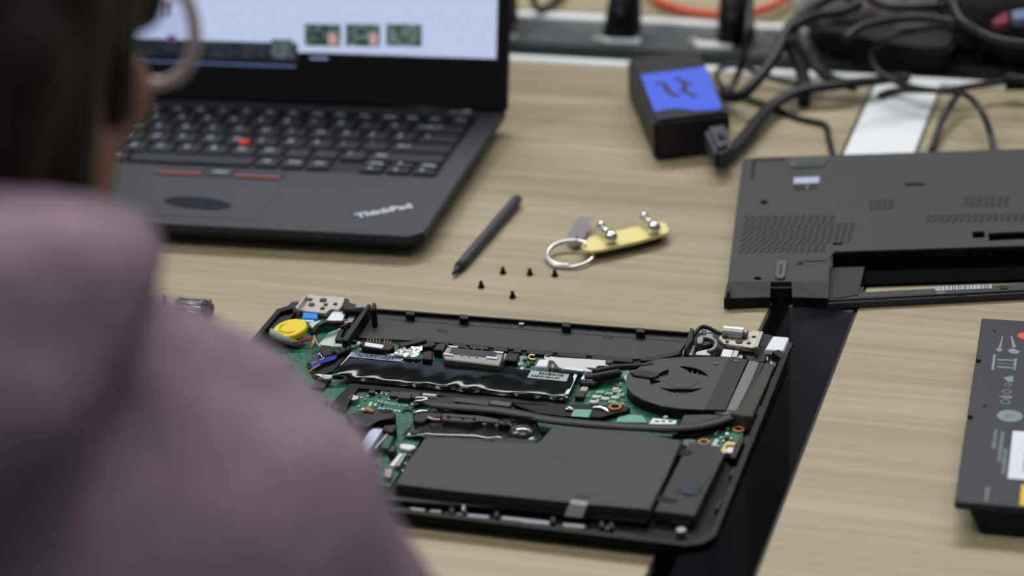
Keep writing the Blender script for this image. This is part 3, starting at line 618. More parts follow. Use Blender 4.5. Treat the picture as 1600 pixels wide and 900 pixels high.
# right of the processor: black tape with a window, ring and board pads
part('black_tape', SH, [[(800,630),(850,634),(888,630),(920,632),(975,633),(985,636),(980,642),(960,646),(940,652),(880,650),(838,645)]], .0066, .0094, .0005)
part('board_window', PAD, [[(897,639),(925,640),(920,652),(892,650)]], .0093, .0097, .0001, label='pale green window in the black tape')
b = B(); c = U(961,636,.0100); b.tube([(c.x+.0030*math.cos(a),c.y+.0030*math.sin(a),.0100) for a in [2*math.pi*k/16 for k in range(16)]], .0008, n=8, closed=True, sub=2); b.out('copper_ring', ORG, A, True)
b = B(); b.tube([U(x,y,.0100) for x,y in ((926,637),(936,637),(946,640),(951,644))], [.0004,.0011,.0010,.0003], n=8); b.out('tape_fold', FOIL, A, True)
b = B(); b.tube([U(x,y,.0102) for x,y in ((884,640),(889,639),(896,640))], [.0006,.0017,.0006], n=8); b.out('tape_fold', FOIL, A, True)
chip('bare_pad', PAD, [(968,646),(1004,649),(1012,660),(962,659)], .0006)
chip('sticker', WHITE, [(1020,653),(1058,657),(1054,665),(1014,662)], .0036, .0001, 'white sticker between the fan and the heat pipe')
chip('grey_stud', METAL2, ell(1040,651,4.5,2.4,16), .0030)
for px_ in (1024,1034,1045): chip('sticker_print', INK, [(px_,656.5),(px_+6,657.3),(px_+5,659.3),(px_-1,658.5)], .00372, 0)
# --- left part of the board beside the shoulder
for px_,py_,w_,h_,z_ in ((634,617,10,5.5,.003),(650,617,8,5,.002),(619,615,8,4.5,.002),(640,638,6,3,.001)):
    chip('chip', IC, [(px_-w_,py_-h_),(px_+w_,py_-h_+1.2),(px_+w_-3,py_+h_),(px_-w_-3,py_+h_-1.2)], z_, .0003)
b = B(); c = U(581,611,.009); b.cyl((c.x,c.y,.0066),(c.x,c.y,.0088),.0018,n=16); b.out('black_button', IC, pcb)
for k_ in range(3): chip('capacitor', PALE, [(596+k_*5,609+k_*.4),(600+k_*5,609.4+k_*.4),(599+k_*5,613+k_*.4),(595+k_*5,612.6+k_*.4)], .0010, 0)
chip('capacitor', PALE, [(578,628),(582,628.5),(579,635),(575,634)], .0012, 0); chip('capacitor', PALE, [(586,630),(590,630.5),(587,634),(583,633.5)], .0012, 0)
chip('capacitor', TIN, [(566,637),(572,638),(570,641),(564,640)], .0012, 0)
for i in range(34):
    px_ = random.uniform(556,650); py_ = random.uniform(606,646); chip('resistor', random.choice((TIN,IC,PALE,PAD)), [(px_-1.5,py_-.9),(px_+1.5,py_-.7),(px_+1.2,py_+.9),(px_-1.8,py_+.7)], .0008, 0)
o1 = U(593,630,.0068); o2 = U(640,636,.0068); b = B(); b.text('Lenovo', o1, o2-o1, ZZ.cross(o2-o1), .0052, ext=.00006); b.out('silkscreen', mat('silk_green',(150,196,176),.6), pcb)
o1 = U(592,637,.0068); o2 = U(622,641,.0068); b = B(); [b.px([(592+k*6,636+k*.9),(596+k*6,636.5+k*.9),(595+k*6,639+k*.9),(591+k*6,638.5+k*.9)], .0066, .00672) for k in range(6)]; b.out('silkscreen', MATS['silk_green'], pcb)
b = B(); c = U(553,622,.009); b.cyl((c.x,c.y,.0066),(c.x,c.y,.0090),.0028,n=20,bev=.0004); b.out('standoff', METAL, A)
part('black_tape', SH, [[(535,640),(530,632),(545,612),(552,606),(558,610),(546,628),(540,642)]], .0066, .0092, .0004)
part('plastic_holder', BLK, [[(540,646),(560,643),(592,640),(600,638),(612,640),(619,647),(616,653),(590,656),(577,668),(552,664)]], .0066, .0125, .0009)
part('holder_slot', DEEP, [ell(603,641.5,11,2.6,20)], .0124, .0128)
b = B(); b.tube([U(x,y,.0130) for x,y in ((568,643),(574,641),(583,644))], [.0008,.0018,.0009], n=8); b.out('holder_tab', ORG, A, True)
card = part('plug_in_card', mat('card_dark',(50,50,58),.5), [[(582,665),(606,670),(578,714),(548,712)]], .0066, .0100, .0003)
part('card_label', BLUEW, [[(580,669),(598,671),(571,713),(556,709)]], .0099, .0103, 0, card, label='bluish white sticker on the plug in card')
part('card_socket', BLK, [[(600,664),(619,663),(620,668),(612,676),(604,674),(597,670)]], .0066, .0122, .0006)
part('card_contact', METAL2, [[(604,676),(608,677),(588,701),(584,700)]], .0085, .0108, .0002)
chip('chip', mat('chip_green',(40,74,62),.5), [(602,678),(616,681),(607,701),(594,699)], .004, .0005)
chip('chip', IC, [(612,695),(620,696),(616,706),(606,705)], .005, .0004)
part('flat_cable_socket', WHITE, [[(624,694),(634,693),(647,695),(650,699),(640,703),(626,700)]], .0066, .0086, .0004)
part('flat_cable_socket', WHITE, [[(624,708),(630,708),(616,728),(608,727)]], .0066, .0090, .0003)
part('flat_cable_socket', METAL2, [[(631,707),(636,708),(624,728),(618,728)]], .0066, .0094, .0003)
for i in range(14):
    px_ = random.uniform(590,640); py_ = random.uniform(700,735); chip('resistor', random.choice((TIN,IC,PALE,PAD)), [(px_-1.7,py_-1),(px_+1.7,py_-.8),(px_+1.4,py_+1),(px_-2,py_+.8)], .0010, 0)
part('flat_cable', METAL2, [[(602,732),(614,732),(611,746),(600,744)]], .0066, .0092, .0003)
# --- hard drive in its grey wrap (stepped outline)
dz = .0138
dl = [(664,683),(700,685),(770,690),(836,694),(846,690),(862,667),(900,668),(1000,676),(1066,688),(1042,742),(1015,797),(920,788),(800,776),(700,766),(617,757),(637,722)]
hd = part('hard_drive', GREYD, [dl], .0052, dz, .0007, label='wide grey wrapped drive with a stepped outline', seg=2)
part('drive_edge', BLK, [[(617,757),(700,766),(800,776),(920,788),(1015,797),(1017,803),(920,795),(800,784),(700,774),(616,765)]], .0052, .0095, .0003, hd)
# sponge under the drive front edge and pull tab
q0 = [U(x,y,dz+.0002) for x,y in ((899,772),(921,774),(919,783),(896,781))]; b = B(); b.loft([p-ZZ*.0002 for p in q0], q0); b.out('tab_base', BLK, hd)
b = B(); t_ = bmesh.new(); lf = [U(894,780,dz+.0004),U(890,787,dz+.0002),U(886,795,.0118),U(882,806,.0088)]; rt = [U(920,783,dz+.0004),U(917,790,dz+.0002),U(914,798,.0118),U(910,809,.0088)]
g0 = [[t_.verts.new(p) for p in lf],[t_.verts.new(p) for p in rt]]
for i in range(3): t_.faces.new((g0[0][i],g0[0][i+1],g0[1][i+1],g0[1][i]))
bmesh.ops.solidify(t_, geom=list(t_.faces), thickness=.0003); b._add(t_); b.out('pull_tab', mat('tab_grey',(190,188,184),.5,var=.1,vscale=300), hd, label='pale grey pull tab over the drive edge')
# --- speaker module
spk = part('speaker', mat('speaker_charcoal',(46,46,51),.6,bump=.1,bscale=2500), [[(1078,690),(1120,696),(1132,708),(1130,713),(1086,806),(1022,798),(1042,760),(1072,700)]], .0052, .0120, .0006)
part('speaker_panel', mat('speaker_panel',(40,40,45),.55), [[(1066,738),(1110,742),(1090,775),(1055,770),(1052,762)]], .0119, .0123, .0001, spk)
part('speaker_cone', mat('cone_blue_black',(36,42,54),.6), [ell(1078,757,19,16,28)], .0122, .0127, .0001, spk)
part('speaker_notch', DEEP, [[(1064,702),(1080,703),(1082,707),(1074,712),(1060,710)]], .0115, .0123, .0002, spk)
part('speaker_notch', DEEP, [[(1030,774),(1044,776),(1058,780),(1056,785),(1030,783),(1022,778)]], .0115, .0123, .0002, spk)
part('foam_pad', mat('pad_grey',(96,100,106),.7), [[(1069,686),(1084,686),(1088,688),(1084,698),(1072,697),(1066,692)]], .0066, .0112, .0004)
# --- right board corner
for px_,py_ in ((1154,670),(1100,690)):
    b = B(); c = U(px_,py_,.0075); b.tube([(c.x+.0026*math.cos(a),c.y+.0026*math.sin(a),.0070) for a in [2*math.pi*k/16 for k in range(16)]], .0008, n=8, closed=True, sub=2); b.out('copper_ring', ORG, A, True)
    b = B(); b.cyl((c.x,c.y,.0066),(c.x,c.y,.0073),.002,n=14); b.out('mount_hole', DEEP, A)
part('jack_socket', GOLD, [[(1132,692),(1136,689),(1150,691),(1148,696),(1142,710),(1124,707)]], .0066, .0092, .0004)
part('jack_shell', SILV, [[(1137,697),(1150,698),(1145,708),(1132,706)]], .0090, .0104, .0004)
part('jack_slot', mat('jack_brown',(96,60,48),.5), [[(1135,694),(1149,695),(1148,698),(1134,697)]], .0090, .0108, .0003)
chip('capacitor', PALE, [(1118,685),(1124,686),(1116,702),(1109,700)], .0020, .0002)
chip('capacitor', WHITE, ell(1136,677,3.5,2.2,12), .0020); chip('chip', IC, [(1133,679),(1138,679),(1137,685),(1132,685)], .0016)
for i in range(12):
    px_ = random.uniform(1118,1160); py_ = random.uniform(662,704); chip('resistor', random.choice((TIN,PALE,PAD)), [(px_-1.6,py_-1),(px_+1.6,py_-.8),(px_+1.3,py_+1),(px_-1.9,py_+.8)], .0010, 0)
part('side_block', BLK, [[(1146,700),(1158,680),(1164,684),(1150,716),(1140,714)]], .0045, .0105, .0005)
# --- right rear: latch frame, hinge, white module
part('rear_tray', BLK, [[(1078,520),(1120,519),(1200,522),(1240,536),(1225,566),(1200,568),(1170,562),(1075,556)]], .0045, .0066, .0003)
fr_ = part('latch_frame', SILV, [[(1072,534),(1078,532),(1086,540),(1082,553),(1070,554),(1066,550)]], .0066, .0110, .0005)
part('frame_bar', SILV, [[(1088,549),(1106,545),(1114,546),(1110,554),(1086,553)]], .0066, .0110, .0005)
b = B(); b.tube([U(x,y,.0115) for x,y in ((1094,528),(1106,528),(1116,532),(1119,539),(1115,546),(1107,550))], .0014, n=8); b.out('frame_curve', METAL2, A, True)
part('frame_block', METAL2, [[(1090,520),(1098,520),(1100,528),(1098,536),(1088,535),(1087,527)]], .0066, .0130, .0006)
part('frame_block', IC, [[(1100,527),(1112,529),(1114,536),(1098,541),(1092,537)]], .0066, .0105, .0006)
part('frame_cap', WHITE, [[(1096,513),(1103,512),(1104,515),(1098,516)]], .0125, .0150, .0004); part('frame_cap', WHITE, [[(1103,521),(1115,522),(1114,526),(1102,525)]], .0085, .0125, .0004)
wire(RUB, [(1070,543,.010),(1080,530,.013),(1088,519,.015),(1096,511,.016),(1106,512,.016),(1120,519,.0145),(1136,524,.014)], .0012, 'antenna_wire', 'thin black wire arching over the rear latch')
hr = part('hinge_bracket', METAL, [[(1122,528),(1127,522.5),(1150,526),(1165,524),(1176,516),(1186,517),(1193,519),(1183,542),(1176,543),(1130,536)]], .0105, .0140, .0004, label='grey metal hinge plate with dark screws at the rear right')
b = B(); b.cyl(U(1132,518,.0160), U(1161,521,.0160), .0033, n=24, bev=.0004); b.out('hinge_barrel', SILV, hr)
b = B(); b.cyl(U(1160,521,.0160), U(1168,522,.0160), .0022, n=16); b.out('hinge_pin', METAL2, hr)
for px_,py_,r_ in ((1133,525.5,.0020),(1155,534,.0021),(1136,534,.0011),(1170,536,.0011)):
    b = B(); c = U(px_,py_,.0142); b.cyl((c.x,c.y,.0138),(c.x,c.y,.0146),r_,n=16); b.out('screw', mat('screw_dark',(70,64,58)), hr)
b = B(); c = U(1178,526,.0142); b.cyl((c.x,c.y,.0139),(c.x,c.y,.0142),.0013,n=14); b.out('plate_hole', DEEP, hr)
part('hinge_flange', METAL, [[(1188,517),(1193,518),(1184,542),(1179,541)]], .0105, .0160, .0003, hr)
part('plate_label', WHITE, [[(1130,545),(1146,547),(1142,558),(1126,556)]], .0110, .0122, .0002, label='white sticker between the fan and the hinge')
part('plate_chip', METAL, [[(1147,547),(1155,548),(1151,558),(1143,557)]], .0090, .0116, .0002)
part('plate_chip', SILV, [[(1152,552),(1162,554),(1160,559),(1150,558)]], .0066, .0095, .0003)
part('hinge_housing', BLK, [[(1160,548),(1180,544),(1196,540),(1198,556),(1196,565),(1174,566),(1166,561)]], .0045, .0100, .0006)
wm = part('white_module', WHITE, [[(1207,526),(1209,525),(1233,527),(1224,548),(1195,546)]], .0125, .0158, .0005, label='square white module in the rear right corner')
part('module_board', mat('module_green',(60,96,88),.5), [[(1200,546),(1222,548),(1218,556),(1196,553)]], .0066, .0126, .0003)
part('side_socket', METAL, [[(1199,559),(1207,562),(1214,558),(1217,560),(1212,571),(1203,569)]], .0066, .0105, .0004)
part('side_post', METAL, [[(1198,556),(1201,556),(1200,562),(1197,562)]], .0066, .0125, .0003)
part('side_block', BLK, [[(1200,574),(1212,573),(1200,600),(1190,598)]], .0045, .0110, .0006)
# --- front rail
part('front_rail', BLK, [[(606,772),(800,786),(1015,806),(1010,815),(800,795),(604,781)]], .0045, .0090, .0005)
RS = mat('rail_grey',(132,137,146),.45,.2)
for poly in ([(640,792),(665,795),(663,799),(638,796)],[(672,796),(690,797),(689,801),(670,799)],[(714,801),(765,805),(763,810),(712,806)],[(784,806),(860,814),(858,820),(782,812)],[(880,817),(915,820),(913,825),(878,822)]):
    part('rail_strip', RS, [poly], .0045, .0086, .0004)
for px_ in (706,726,776,864,940,955):
    y = 793+(px_-640)*.095; part('rail_post', BLK, [[(px_-4,y-8),(px_+4,y-7),(px_+4,y+2),(px_-4,y+1)]], .0045, .0098, .0005)
part('rail_post', METAL2, [[(722,788),(727,788),(727,797),(721,797)]], .0070, .0105, .0003)
b = B(); c = U(953,823,.0085); b.cyl((c.x,c.y,.0045),(c.x,c.y,.0080),.0022,n=16); b.out('rail_boss', mat('boss_grey',(78,80,84),.5), A)
b = B(); c = U(1064,828,.0095); b.cyl((c.x,c.y,.0045),(c.x,c.y,.0095),.0026,n=20,bev=.0005); b.out('corner_screw', METAL2, A)
part('corner_post', BLK, [[(1048,815),(1080,818),(1084,806),(1060,803)]], .0045, .0088, .0006)
# --- left bay, mostly behind the shoulder
b = B(); b.prism([(-.298,-.200),(-.262,-.200),(-.256,-.150),(-.262,-.128),(-.298,-.128)], .0052, .0095, .0006); sp2 = b.out('speaker', MATS['speaker_charcoal'], A)
b = B(); b.prism(ell(-.280,-.170,.011,.014,28), .0094, .0100, .0001); b.out('speaker_cone', MATS['cone_blue_black'], sp2)
b = B(); b.prism([(-.298,-.122),(-.232,-.122),(-.232,-.030),(-.286,-.030),(-.298,-.046)], .0052, .0064); bd2 = b.out('side_board', PCB, A)
b = B(); b.box((-.277,-.098,.0074),(.030,.022,.002),bev=.0003); wf = b.out('wireless_card', METAL2, bd2)
b = B(); b.box((-.277,-.098,.0085),(.022,.014,.0003)); b.out('card_label', WHITE, wf)
for x,y,w_,d_ in ((-.244,-.106,.012,.010),(-.250,-.082,.008,.012),(-.282,-.068,.016,.008),(-.262,-.056,.010,.010)):
    b = B(); b.box((x,y,.0074),(w_,d_,.0024),bev=.0003); b.out('chip', IC, bd2)
b = B(); b.prism([(-.254,-.200),(-.216,-.196),(-.222,-.128),(-.250,-.126)], .0052, .0072, .0004); b.out('black_tape', SH, A)
# ================================================================== loose bottom cover
CZ = .0125
rl = U(1160,247,CZ); rr_ = U(1600,233,CZ); fl_ = U(1137,440,CZ); cu_ = (rr_-rl).normalized()
fe = U(1131,462,.0075); fdir = (U(1600,445,.0075)-U(1294,455,.0075)).normalized(); cdir = (cu_+fdir).normalized()
cov = thing('laptop_bottom_cover', 'dark grey laptop bottom cover with vent grilles and a long battery opening', 'laptop cover', (.06,.19,0))
def CU(px_, py_, z=CZ): p = U(px_,py_,z); return (p.x,p.y)
rrw = rl + cdir*.305; flw = fl_; frw = fl_ + cdir*.305
hl = U(1297,401,CZ); hl2 = U(1304,393,CZ); hr2 = hl2+cdir*.190; fb = U(1295,440,CZ)
n1_, n2_ = U(1204,440,CZ), U(1237,440,CZ)
pc = lambda p: (p.x,p.y)
rlc = [pc(rl+cdir*.006), pc(rl+cdir*.002+(fl_-rl).normalized()*.001), pc(rl+(fl_-rl).normalized()*.006)]
outer = [pc(rrw), *rlc, pc(fl_), pc(n1_), pc(n2_), pc(fb), pc(hl), pc(hl2), pc(hr2), pc(hr2+(fl_-rl).normalized()*.05), pc(frw)]
def CQ(a,b_,c,d_): return [CU(*a),CU(*b_),CU(*c),CU(*d_)]
holes = [CQ((1519,362),(1538,361),(1539,371),(1520,372)), CQ((1544,364),(1640,360),(1642,372),(1545,376)), CQ((1302,380),(1316,379),(1316,382.5),(1301,383)), CQ((1414,286.5),(1446,286),(1445,289.5),(1413,290)), [CU(*p) for p in ell(1194,316,6,3,16)], [CU(*p) for p in ell(1184,435,6.5,2.8,16)]]
b = B(); b.plate(outer, holes, CZ-.0016, CZ); b.out('panel', COVER, cov)
def wallq(b, p, q, z0, z1, th=.0014):
    d = (q-p).normalized(); nn = Vector((-d.y,d.x,0))*th; b.loft([(p.x,p.y,z0),(q.x,q.y,z0),(q.x+nn.x,q.y+nn.y,z0),(p.x+nn.x,p.y+nn.y,z0)], [(p.x,p.y,z1),(q.x,q.y,z1),(q.x+nn.x,q.y+nn.y,z1),(p.x+nn.x,p.y+nn.y,z1)])
def flat(v): return Vector((v.x,v.y,0))
back = -(fl_-rl).normalized(); back = flat(back).normalized()
b = B()
wallq(b, flat(rrw)-back*.0015, flat(rl)-back*.0015+cdir*.002, .0004, CZ-.0008); b.out('rear_wall', BLK, cov)
b = B(); wallq(b, flat(fl_)+cdir*.0016-back*.014, flat(rl)+cdir*.0016-back*.006, .0004, CZ-.0008); b.out('side_wall', BLK, cov, label='left side wall')
b = B(); wallq(b, flat(hl2)-cdir*.001, flat(hr2), .0006, CZ-.0012); b.out('bay_wall', DEEP, cov)
b = B(); q = [flat(hl2)-cdir*.0,flat(hr2),flat(hr2)-back*.027,flat(hl2)-back*.027]; b.loft([p+ZZ*.0006 for p in q],[p+ZZ*.0022 for p in q]); b.out('bay_shade_slab', mat('bay_shade_black',(3,3,3),.9,spec=.05), cov)  # near-black slab added to stand for the shade inside the battery opening
b = B(); q = [flat(hl)-cdir*.002,flat(hl)+cdir*.021,flat(hl)+cdir*.017-back*.040,flat(hl)-cdir*.003-back*.046]; b.loft([p+ZZ*.0030 for p in q],[p+ZZ*.0050 for p in q]); b.out('bay_ledge', mat('ledge_grey',(40,40,40),.6), cov)
# sloping front blocks either side of the hinge notch
def front_block(p, q, name):
    a0, a1 = U(*p[0],CZ), U(*p[1],CZ); c0, c1 = U(*q[0],.0072), U(*q[1],.0072); d0 = c0-ZZ*.0066-back*.0004; d1 = c1-ZZ*.0066-back*.0004
    b = B(); th = ZZ*.0016
    b.loft([a0-th,a1-th,c1-th,c0-th],[a0,a1,c1,c0]); b.out(name, COVER, cov)
    b = B(); b.loft([d0,d1,d1+back*.0016,d0+back*.0016],[c0-ZZ*.0002,c1-ZZ*.0002,c1+back*.0016-ZZ*.0002,c0+back*.0016-ZZ*.0002]); b.out('front_wall', BLK, cov)
front_block(((1137,440),(1204,440)), ((1131,466),(1203,464)), 'front_slope')
front_block(((1237,440),(1295,440)), ((1238,464),(1294,466)), 'front_slope')
b = B(); a0, a1 = U(1204,440,CZ), U(1237,440,CZ); q=[flat(a0)+back*.001,flat(a1)+back*.001,flat(a1)-back*.004,flat(a0)-back*.004]; b.loft([p+ZZ*.0006 for p in q],[p+ZZ*.0100 for p in q]); b.out('hinge_notch', DEEP, cov)
# low bar closing the battery opening at the front
bz = .0045; p0 = U(1293,459,bz); p1 = U(1600,443,bz); bd = (p1-p0).normalized(); f0_ = U(1293,474,bz)
q = [p0,p0+bd*.195,f0_+bd*.195,f0_]; b = B(); b.loft([p-ZZ*.0040 for p in q], q, .0004); bar = b.out('front_bar', COVER, cov)
b = B(); g0 = U(1294,469,bz+.0004); b.loft([g0,g0+bd*.19,g0+bd*.19-back*.0016,g0-back*.0016],[v+ZZ*.0006 for v in (g0,g0+bd*.19,g0+bd*.19-back*.0016,g0-back*.0016)]); b.out('bar_groove', BLK, bar)
for a0,a1 in ((1368,1386),(1495,1512)):
    q = [U(x,y,bz+.0006) for x,y in ((a0,467-(a0-1293)*.05),(a1,466-(a0-1293)*.05),(a1,470-(a0-1293)*.05),(a0,471-(a0-1293)*.05))]; b = B(); b.loft([p-ZZ*.0006 for p in q],q); b.out('bar_slot', DEEP, bar)
bl = [(1462,447.5),(1550,444),(1550,450.5),(1462,454.5)]
q = [U(x,y,bz+.0003) for x,y in bl]; b = B(); b.loft([p-ZZ*.0002 for p in q],q); b.out('serial_strip', mat('serial_dark',(84,86,92),.5), bar)
barcode(bar, bl, bz+.0004, n=34, m=LTXT)
b = B(); c = U(1568,448,bz+.0006); b.cyl((c.x,c.y,bz-.0002),(c.x,c.y,bz+.0006),.0026,n=18); b.out('bar_screw', BLK, bar)
b = B(); c = U(1471,458,bz+.0006); b.cyl((c.x,c.y,bz-.0002),(c.x,c.y,bz+.0006),.0028,n=18); b.out('bar_stud', mat('stud_grey',(96,104,108),.5), bar)
# grilles: slanted slots
SLOT = mat('slot_dark',(12,12,13),.8)
def grille(rows):
    b = B()
    for (xa,xb,y_, ns) in rows:
        for i in range(ns):
            x = xa + (xb-xa)*i/max(ns-1,1); yy = y_ - (x-xa)*.012
            q = [U(*p,CZ+.00012) for p in ((x-4.4,yy+1.0),(x-3.0,yy+1.9),(x+4.4,yy-0.6),(x+3.0,yy-1.7))]
            b.loft([p-ZZ*.0002 for p in q],q)
    b.out('vent_grille', SLOT, cov)
rws = []
for i in range(13):
    y_ = 339+i*4.55; xa = 1166-i*.75; full = 3 <= i <= 9
    xb = (1300-i*1.0) if i < 3 else (1332-(i-3)*1.1 if full else 1288-(i-9)*1.2)
    rws.append((xa+(i%2)*4.5, xb, y_, int((xb-xa)/10.4)+1))
grille(rws)
grille([(1360+(i%2)*4-i*.4, 1393-i*.4, 313+i*4.2, 4) for i in range(4)])
grille([(1509+(i%2)*4-i*.5, 1573-i*.4, 308.5+i*4.4, 7) for i in range(4)])
grille([(1450+(i%2)*4-i*.8, 1660, 337+i*4.5, 21) for i in range(3)])
# feet, marks, stickers on the cover
b = B(); q = [(1213,409),(1216,406.5),(1226,406.5),(1230,409),(1227,430),(1224,434),(1215,434),(1211,430)]; b.px(q, CZ-.0002, CZ+.0016, .0005); ft = b.out('rubber_foot', mat('foot_grey',(88,91,94),.6), cov, label='grey oval rubber foot near the notch')
b = B(); b.px([(1218,412),(1223,412),(1221,428),(1217,428)], CZ+.0015, CZ+.0020, .0003); b.out('foot_core', mat('foot_core',(56,58,60),.7), ft)
b = B(); q = [(1236,249.5),(1240,248),(1289,246.5),(1292,248),(1287,257),(1283,259),(1238,260.5),(1234,258.5)]; b.px(q, CZ-.0002, CZ+.0012, .0004); ft = b.out('rubber_foot', mat('foot_dark',(80,84,86),.6), cov, label='long rubber foot at the rear edge')
b = B(); b.px([(1242,251),(1284,249.5),(1281,256),(1242,257.5)], CZ+.0011, CZ+.0015, .0002); b.out('foot_core', mat('foot_core2',(66,69,71),.7), ft)
b = B(); b.px([(1176,249),(1180,249),(1177,279),(1173,279)], CZ-.0002, CZ+.00015); b.out('edge_mark', SLOT, cov)
b = B(); b.px([(1179,248.5),(1228,247),(1227,250),(1179,251.5)], CZ-.0002, CZ+.00015); b.out('edge_mark', SLOT, cov)
b = B(); b.px([(1240.5,277.5),(1280.5,276),(1279.5,285.5),(1240,287)], CZ, CZ+.0003); st = b.out('window_sticker', mat('sticker_lilac',(172,176,200),.4), cov, label='four pane window sticker, pale above and dark below')
b = B(); b.px([(1241,287.5),(1259.5,287),(1259,295),(1240.5,296)], CZ, CZ+.0003); b.px([(1263.5,287),(1279,286.5),(1275,294.5),(1263,295)], CZ, CZ+.0003); b.out('dark_pane', mat('sticker_dark',(40,36,36),.4), st)
b = B(); b.px([(1260,287),(1263,287),(1262.5,295),(1259.5,295)], CZ, CZ+.00025); b.out('pane_gap', mat('sticker_gap',(108,106,110),.4), st)
b = B(); b.px([(1246,409),(1256,408.5),(1254,413),(1245,413.5)], CZ-.0002, CZ+.0003); b.out('latch_hole', DEEP, cov)
b = B(); b.px([(1257,407.5),(1292,406),(1292,407.5),(1257,409)], CZ-.0002, CZ+.0002); b.out('latch_line', SLOT, cov)
# ================================================================== loose battery
BT = .0165
bat = thing('laptop_battery', 'long black battery pack with printed marks on the right desk', 'battery', (.14,-.04,0))
p0 = U(1534,497,BT); p1 = U(1491,784,BT); dx_ = (U(1600,506,BT)-p0).normalized(); dy_ = flat(p1-p0).normalized()
dxn = Vector((-dy_.y,dy_.x,0)); dxn = dxn if dxn.x > 0 else -dxn; LEN = (p1-p0).length
def Q(u, v, z): p = p0 + dxn*(u/1000) + dy_*(v/1000); return Vector((p.x,p.y,z))
Lm = LEN*1000; BAT = mat('battery_black',(42,44,50),.5,bump=.1,bscale=2500)
nt_ = []
for v0 in (52, 118): nt_ += [(0,v0),(3.4,v0+.5),(3.4,v0+5),(0,v0+5.5)]
pts = [(0,0)]+nt_+[(0,Lm-1),(1.5,Lm),(70,Lm),(70,0)]
b = B(); b.loft([Q(u,v,BT-.0042) for u,v in pts],[Q(u,v,BT) for u,v in pts], .0004); b.out('top_plate', BAT, bat)
b = B(); b.loft([Q(u,v,.0) for u,v in ((13,6),(64,6),(64,Lm+1.5),(13,Lm+1.5))],[Q(u,v,BT-.0041) for u,v in ((7,3),(69,3),(69,Lm-.4),(7,Lm-.4))], .0012); b.out('cell_housing', BLK, bat)
PRN = mat('battery_print',(124,138,144),.6)
def bprint(fn, m=PRN, nm='print'):
    b = B(); fn(b); return b.out(nm, m, bat)
def bq(b, poly): b.loft([Q(u,v,BT-.0001) for u,v in poly],[Q(u,v,BT+.0001) for u,v in poly])
def bpx(b, poly): b.loft([U(x,y,BT-.0001) for x,y in poly],[U(x,y,BT+.0001) for x,y in poly])
def ringpx(b, x, y, rx, ry, t=.55): 
    c = U(x,y,BT); R_ = abs((U(x+rx,y,BT)-c).length); k = [(c.x+R_*math.cos(a),c.y+R_*math.sin(a),BT+.0001) for a in [2*math.pi*i/20 for i in range(20)]]; b.tube(k, R_*.16, n=6, closed=True, sub=1, flat=.2)
def f1(b):
    bpx(b,[(1566,525),(1567.5,525),(1564,544),(1560,544)]); bpx(b,[(1579,525),(1581.5,525),(1588,543),(1582,543)]); bpx(b,[(1555,546),(1562,543),(1567,547),(1561,550)]); bpx(b,[(1574,547),(1583,544),(1594,549),(1590,553),(1580,552)])
bprint(f1, nm='printed_symbol')
def f2(b):
    bpx(b,[(1552,554),(1556,554),(1553,578),(1549,578)]); bpx(b,[(1558,561),(1586,562),(1586,564),(1558,563)]); bpx(b,[(1558,572),(1585,574),(1585,576),(1557,574)]); bpx(b,[(1585,560),(1589,560),(1587,578),(1583,578)]); 
    for k_ in range(4): ringpx(b,1562+k_*6.2,568+k_*.5,2.6,2)
bprint(f2, nm='printed_symbol')
def f3(b):
    bpx(b,[(1568,590),(1583,587),(1583,597),(1574,596)]); ringpx(b,1575,601,5,3); ringpx(b,1573,612,6,4); ringpx(b,1573,620,6,4); ringpx(b,1571,628,7,4); bpx(b,[(1562,619),(1582,620),(1581,622),(1562,621)])
bprint(f3, nm='printed_symbol')
def f4(b):
    c = U(1578,650,BT); b.cyl((c.x,c.y,BT-.0001),(c.x,c.y,BT+.0001),.0066,n=28)
em = bprint(f4, nm='printed_emblem'); b = B(); ringpx(b,1578,650,5,3); b.out('emblem_ring', BAT, em)
xdir = -dy_
b = B()
for u0,va,vb in ((14.5,132,150),(18,134,166),(20.6,152,178),(14,192,204)):
    v = va
    while v < vb:
        wd = random.choice((1.2,2.0,3.0)); bq(b,[(u0,v),(u0+2.0,v),(u0+2.0,v+wd),(u0,v+wd)]); v += wd+.7
b.out('printed_lines', mat('battery_print_dim',(112,124,130),.6), bat)
q = [(24,132),(58,132),(58,182),(24,182)]; b = B(); bq(b,q); lb = b.out('white_label', WHITE, bat, label='white barcode sticker')
b = B(); v = 140
while v < 174:
    wd = random.choice((.5,.9,1.4)); b.loft([Q(u_,v_,BT) for u_,v_ in ((31,v),(43,v),(43,v+wd),(31,v+wd))],[Q(u_,v_,BT+.00016) for u_,v_ in ((31,v),(43,v),(43,v+wd),(31,v+wd))]); v += wd+random.choice((.6,1.1))
b.out('barcode', INK, lb)
b = B(); bq(b,[(31,187),(66,187),(66,Lm-2),(31,Lm-2)]); b.out('yellow_label', mat('label_yellow',(222,184,40),.5), bat, label='yellow warning panel')
b = B(); c = U(1602,525,BT); b.cyl((c.x,c.y,BT-.0001),(c.x,c.y,BT+.00012),.0042,n=24); b.out('red_mark', mat('mark_red',(220,72,60),.5), bat, label='round red mark')
for x_,y_ in ((1554,517),(1539,634)):
    b = B(); c = U(x_,y_,BT); b.cyl((c.x,c.y,BT-.0002),(c.x,c.y,BT+.0001),.0011,n=12); b.out('pin_hole', DEEP, bat)
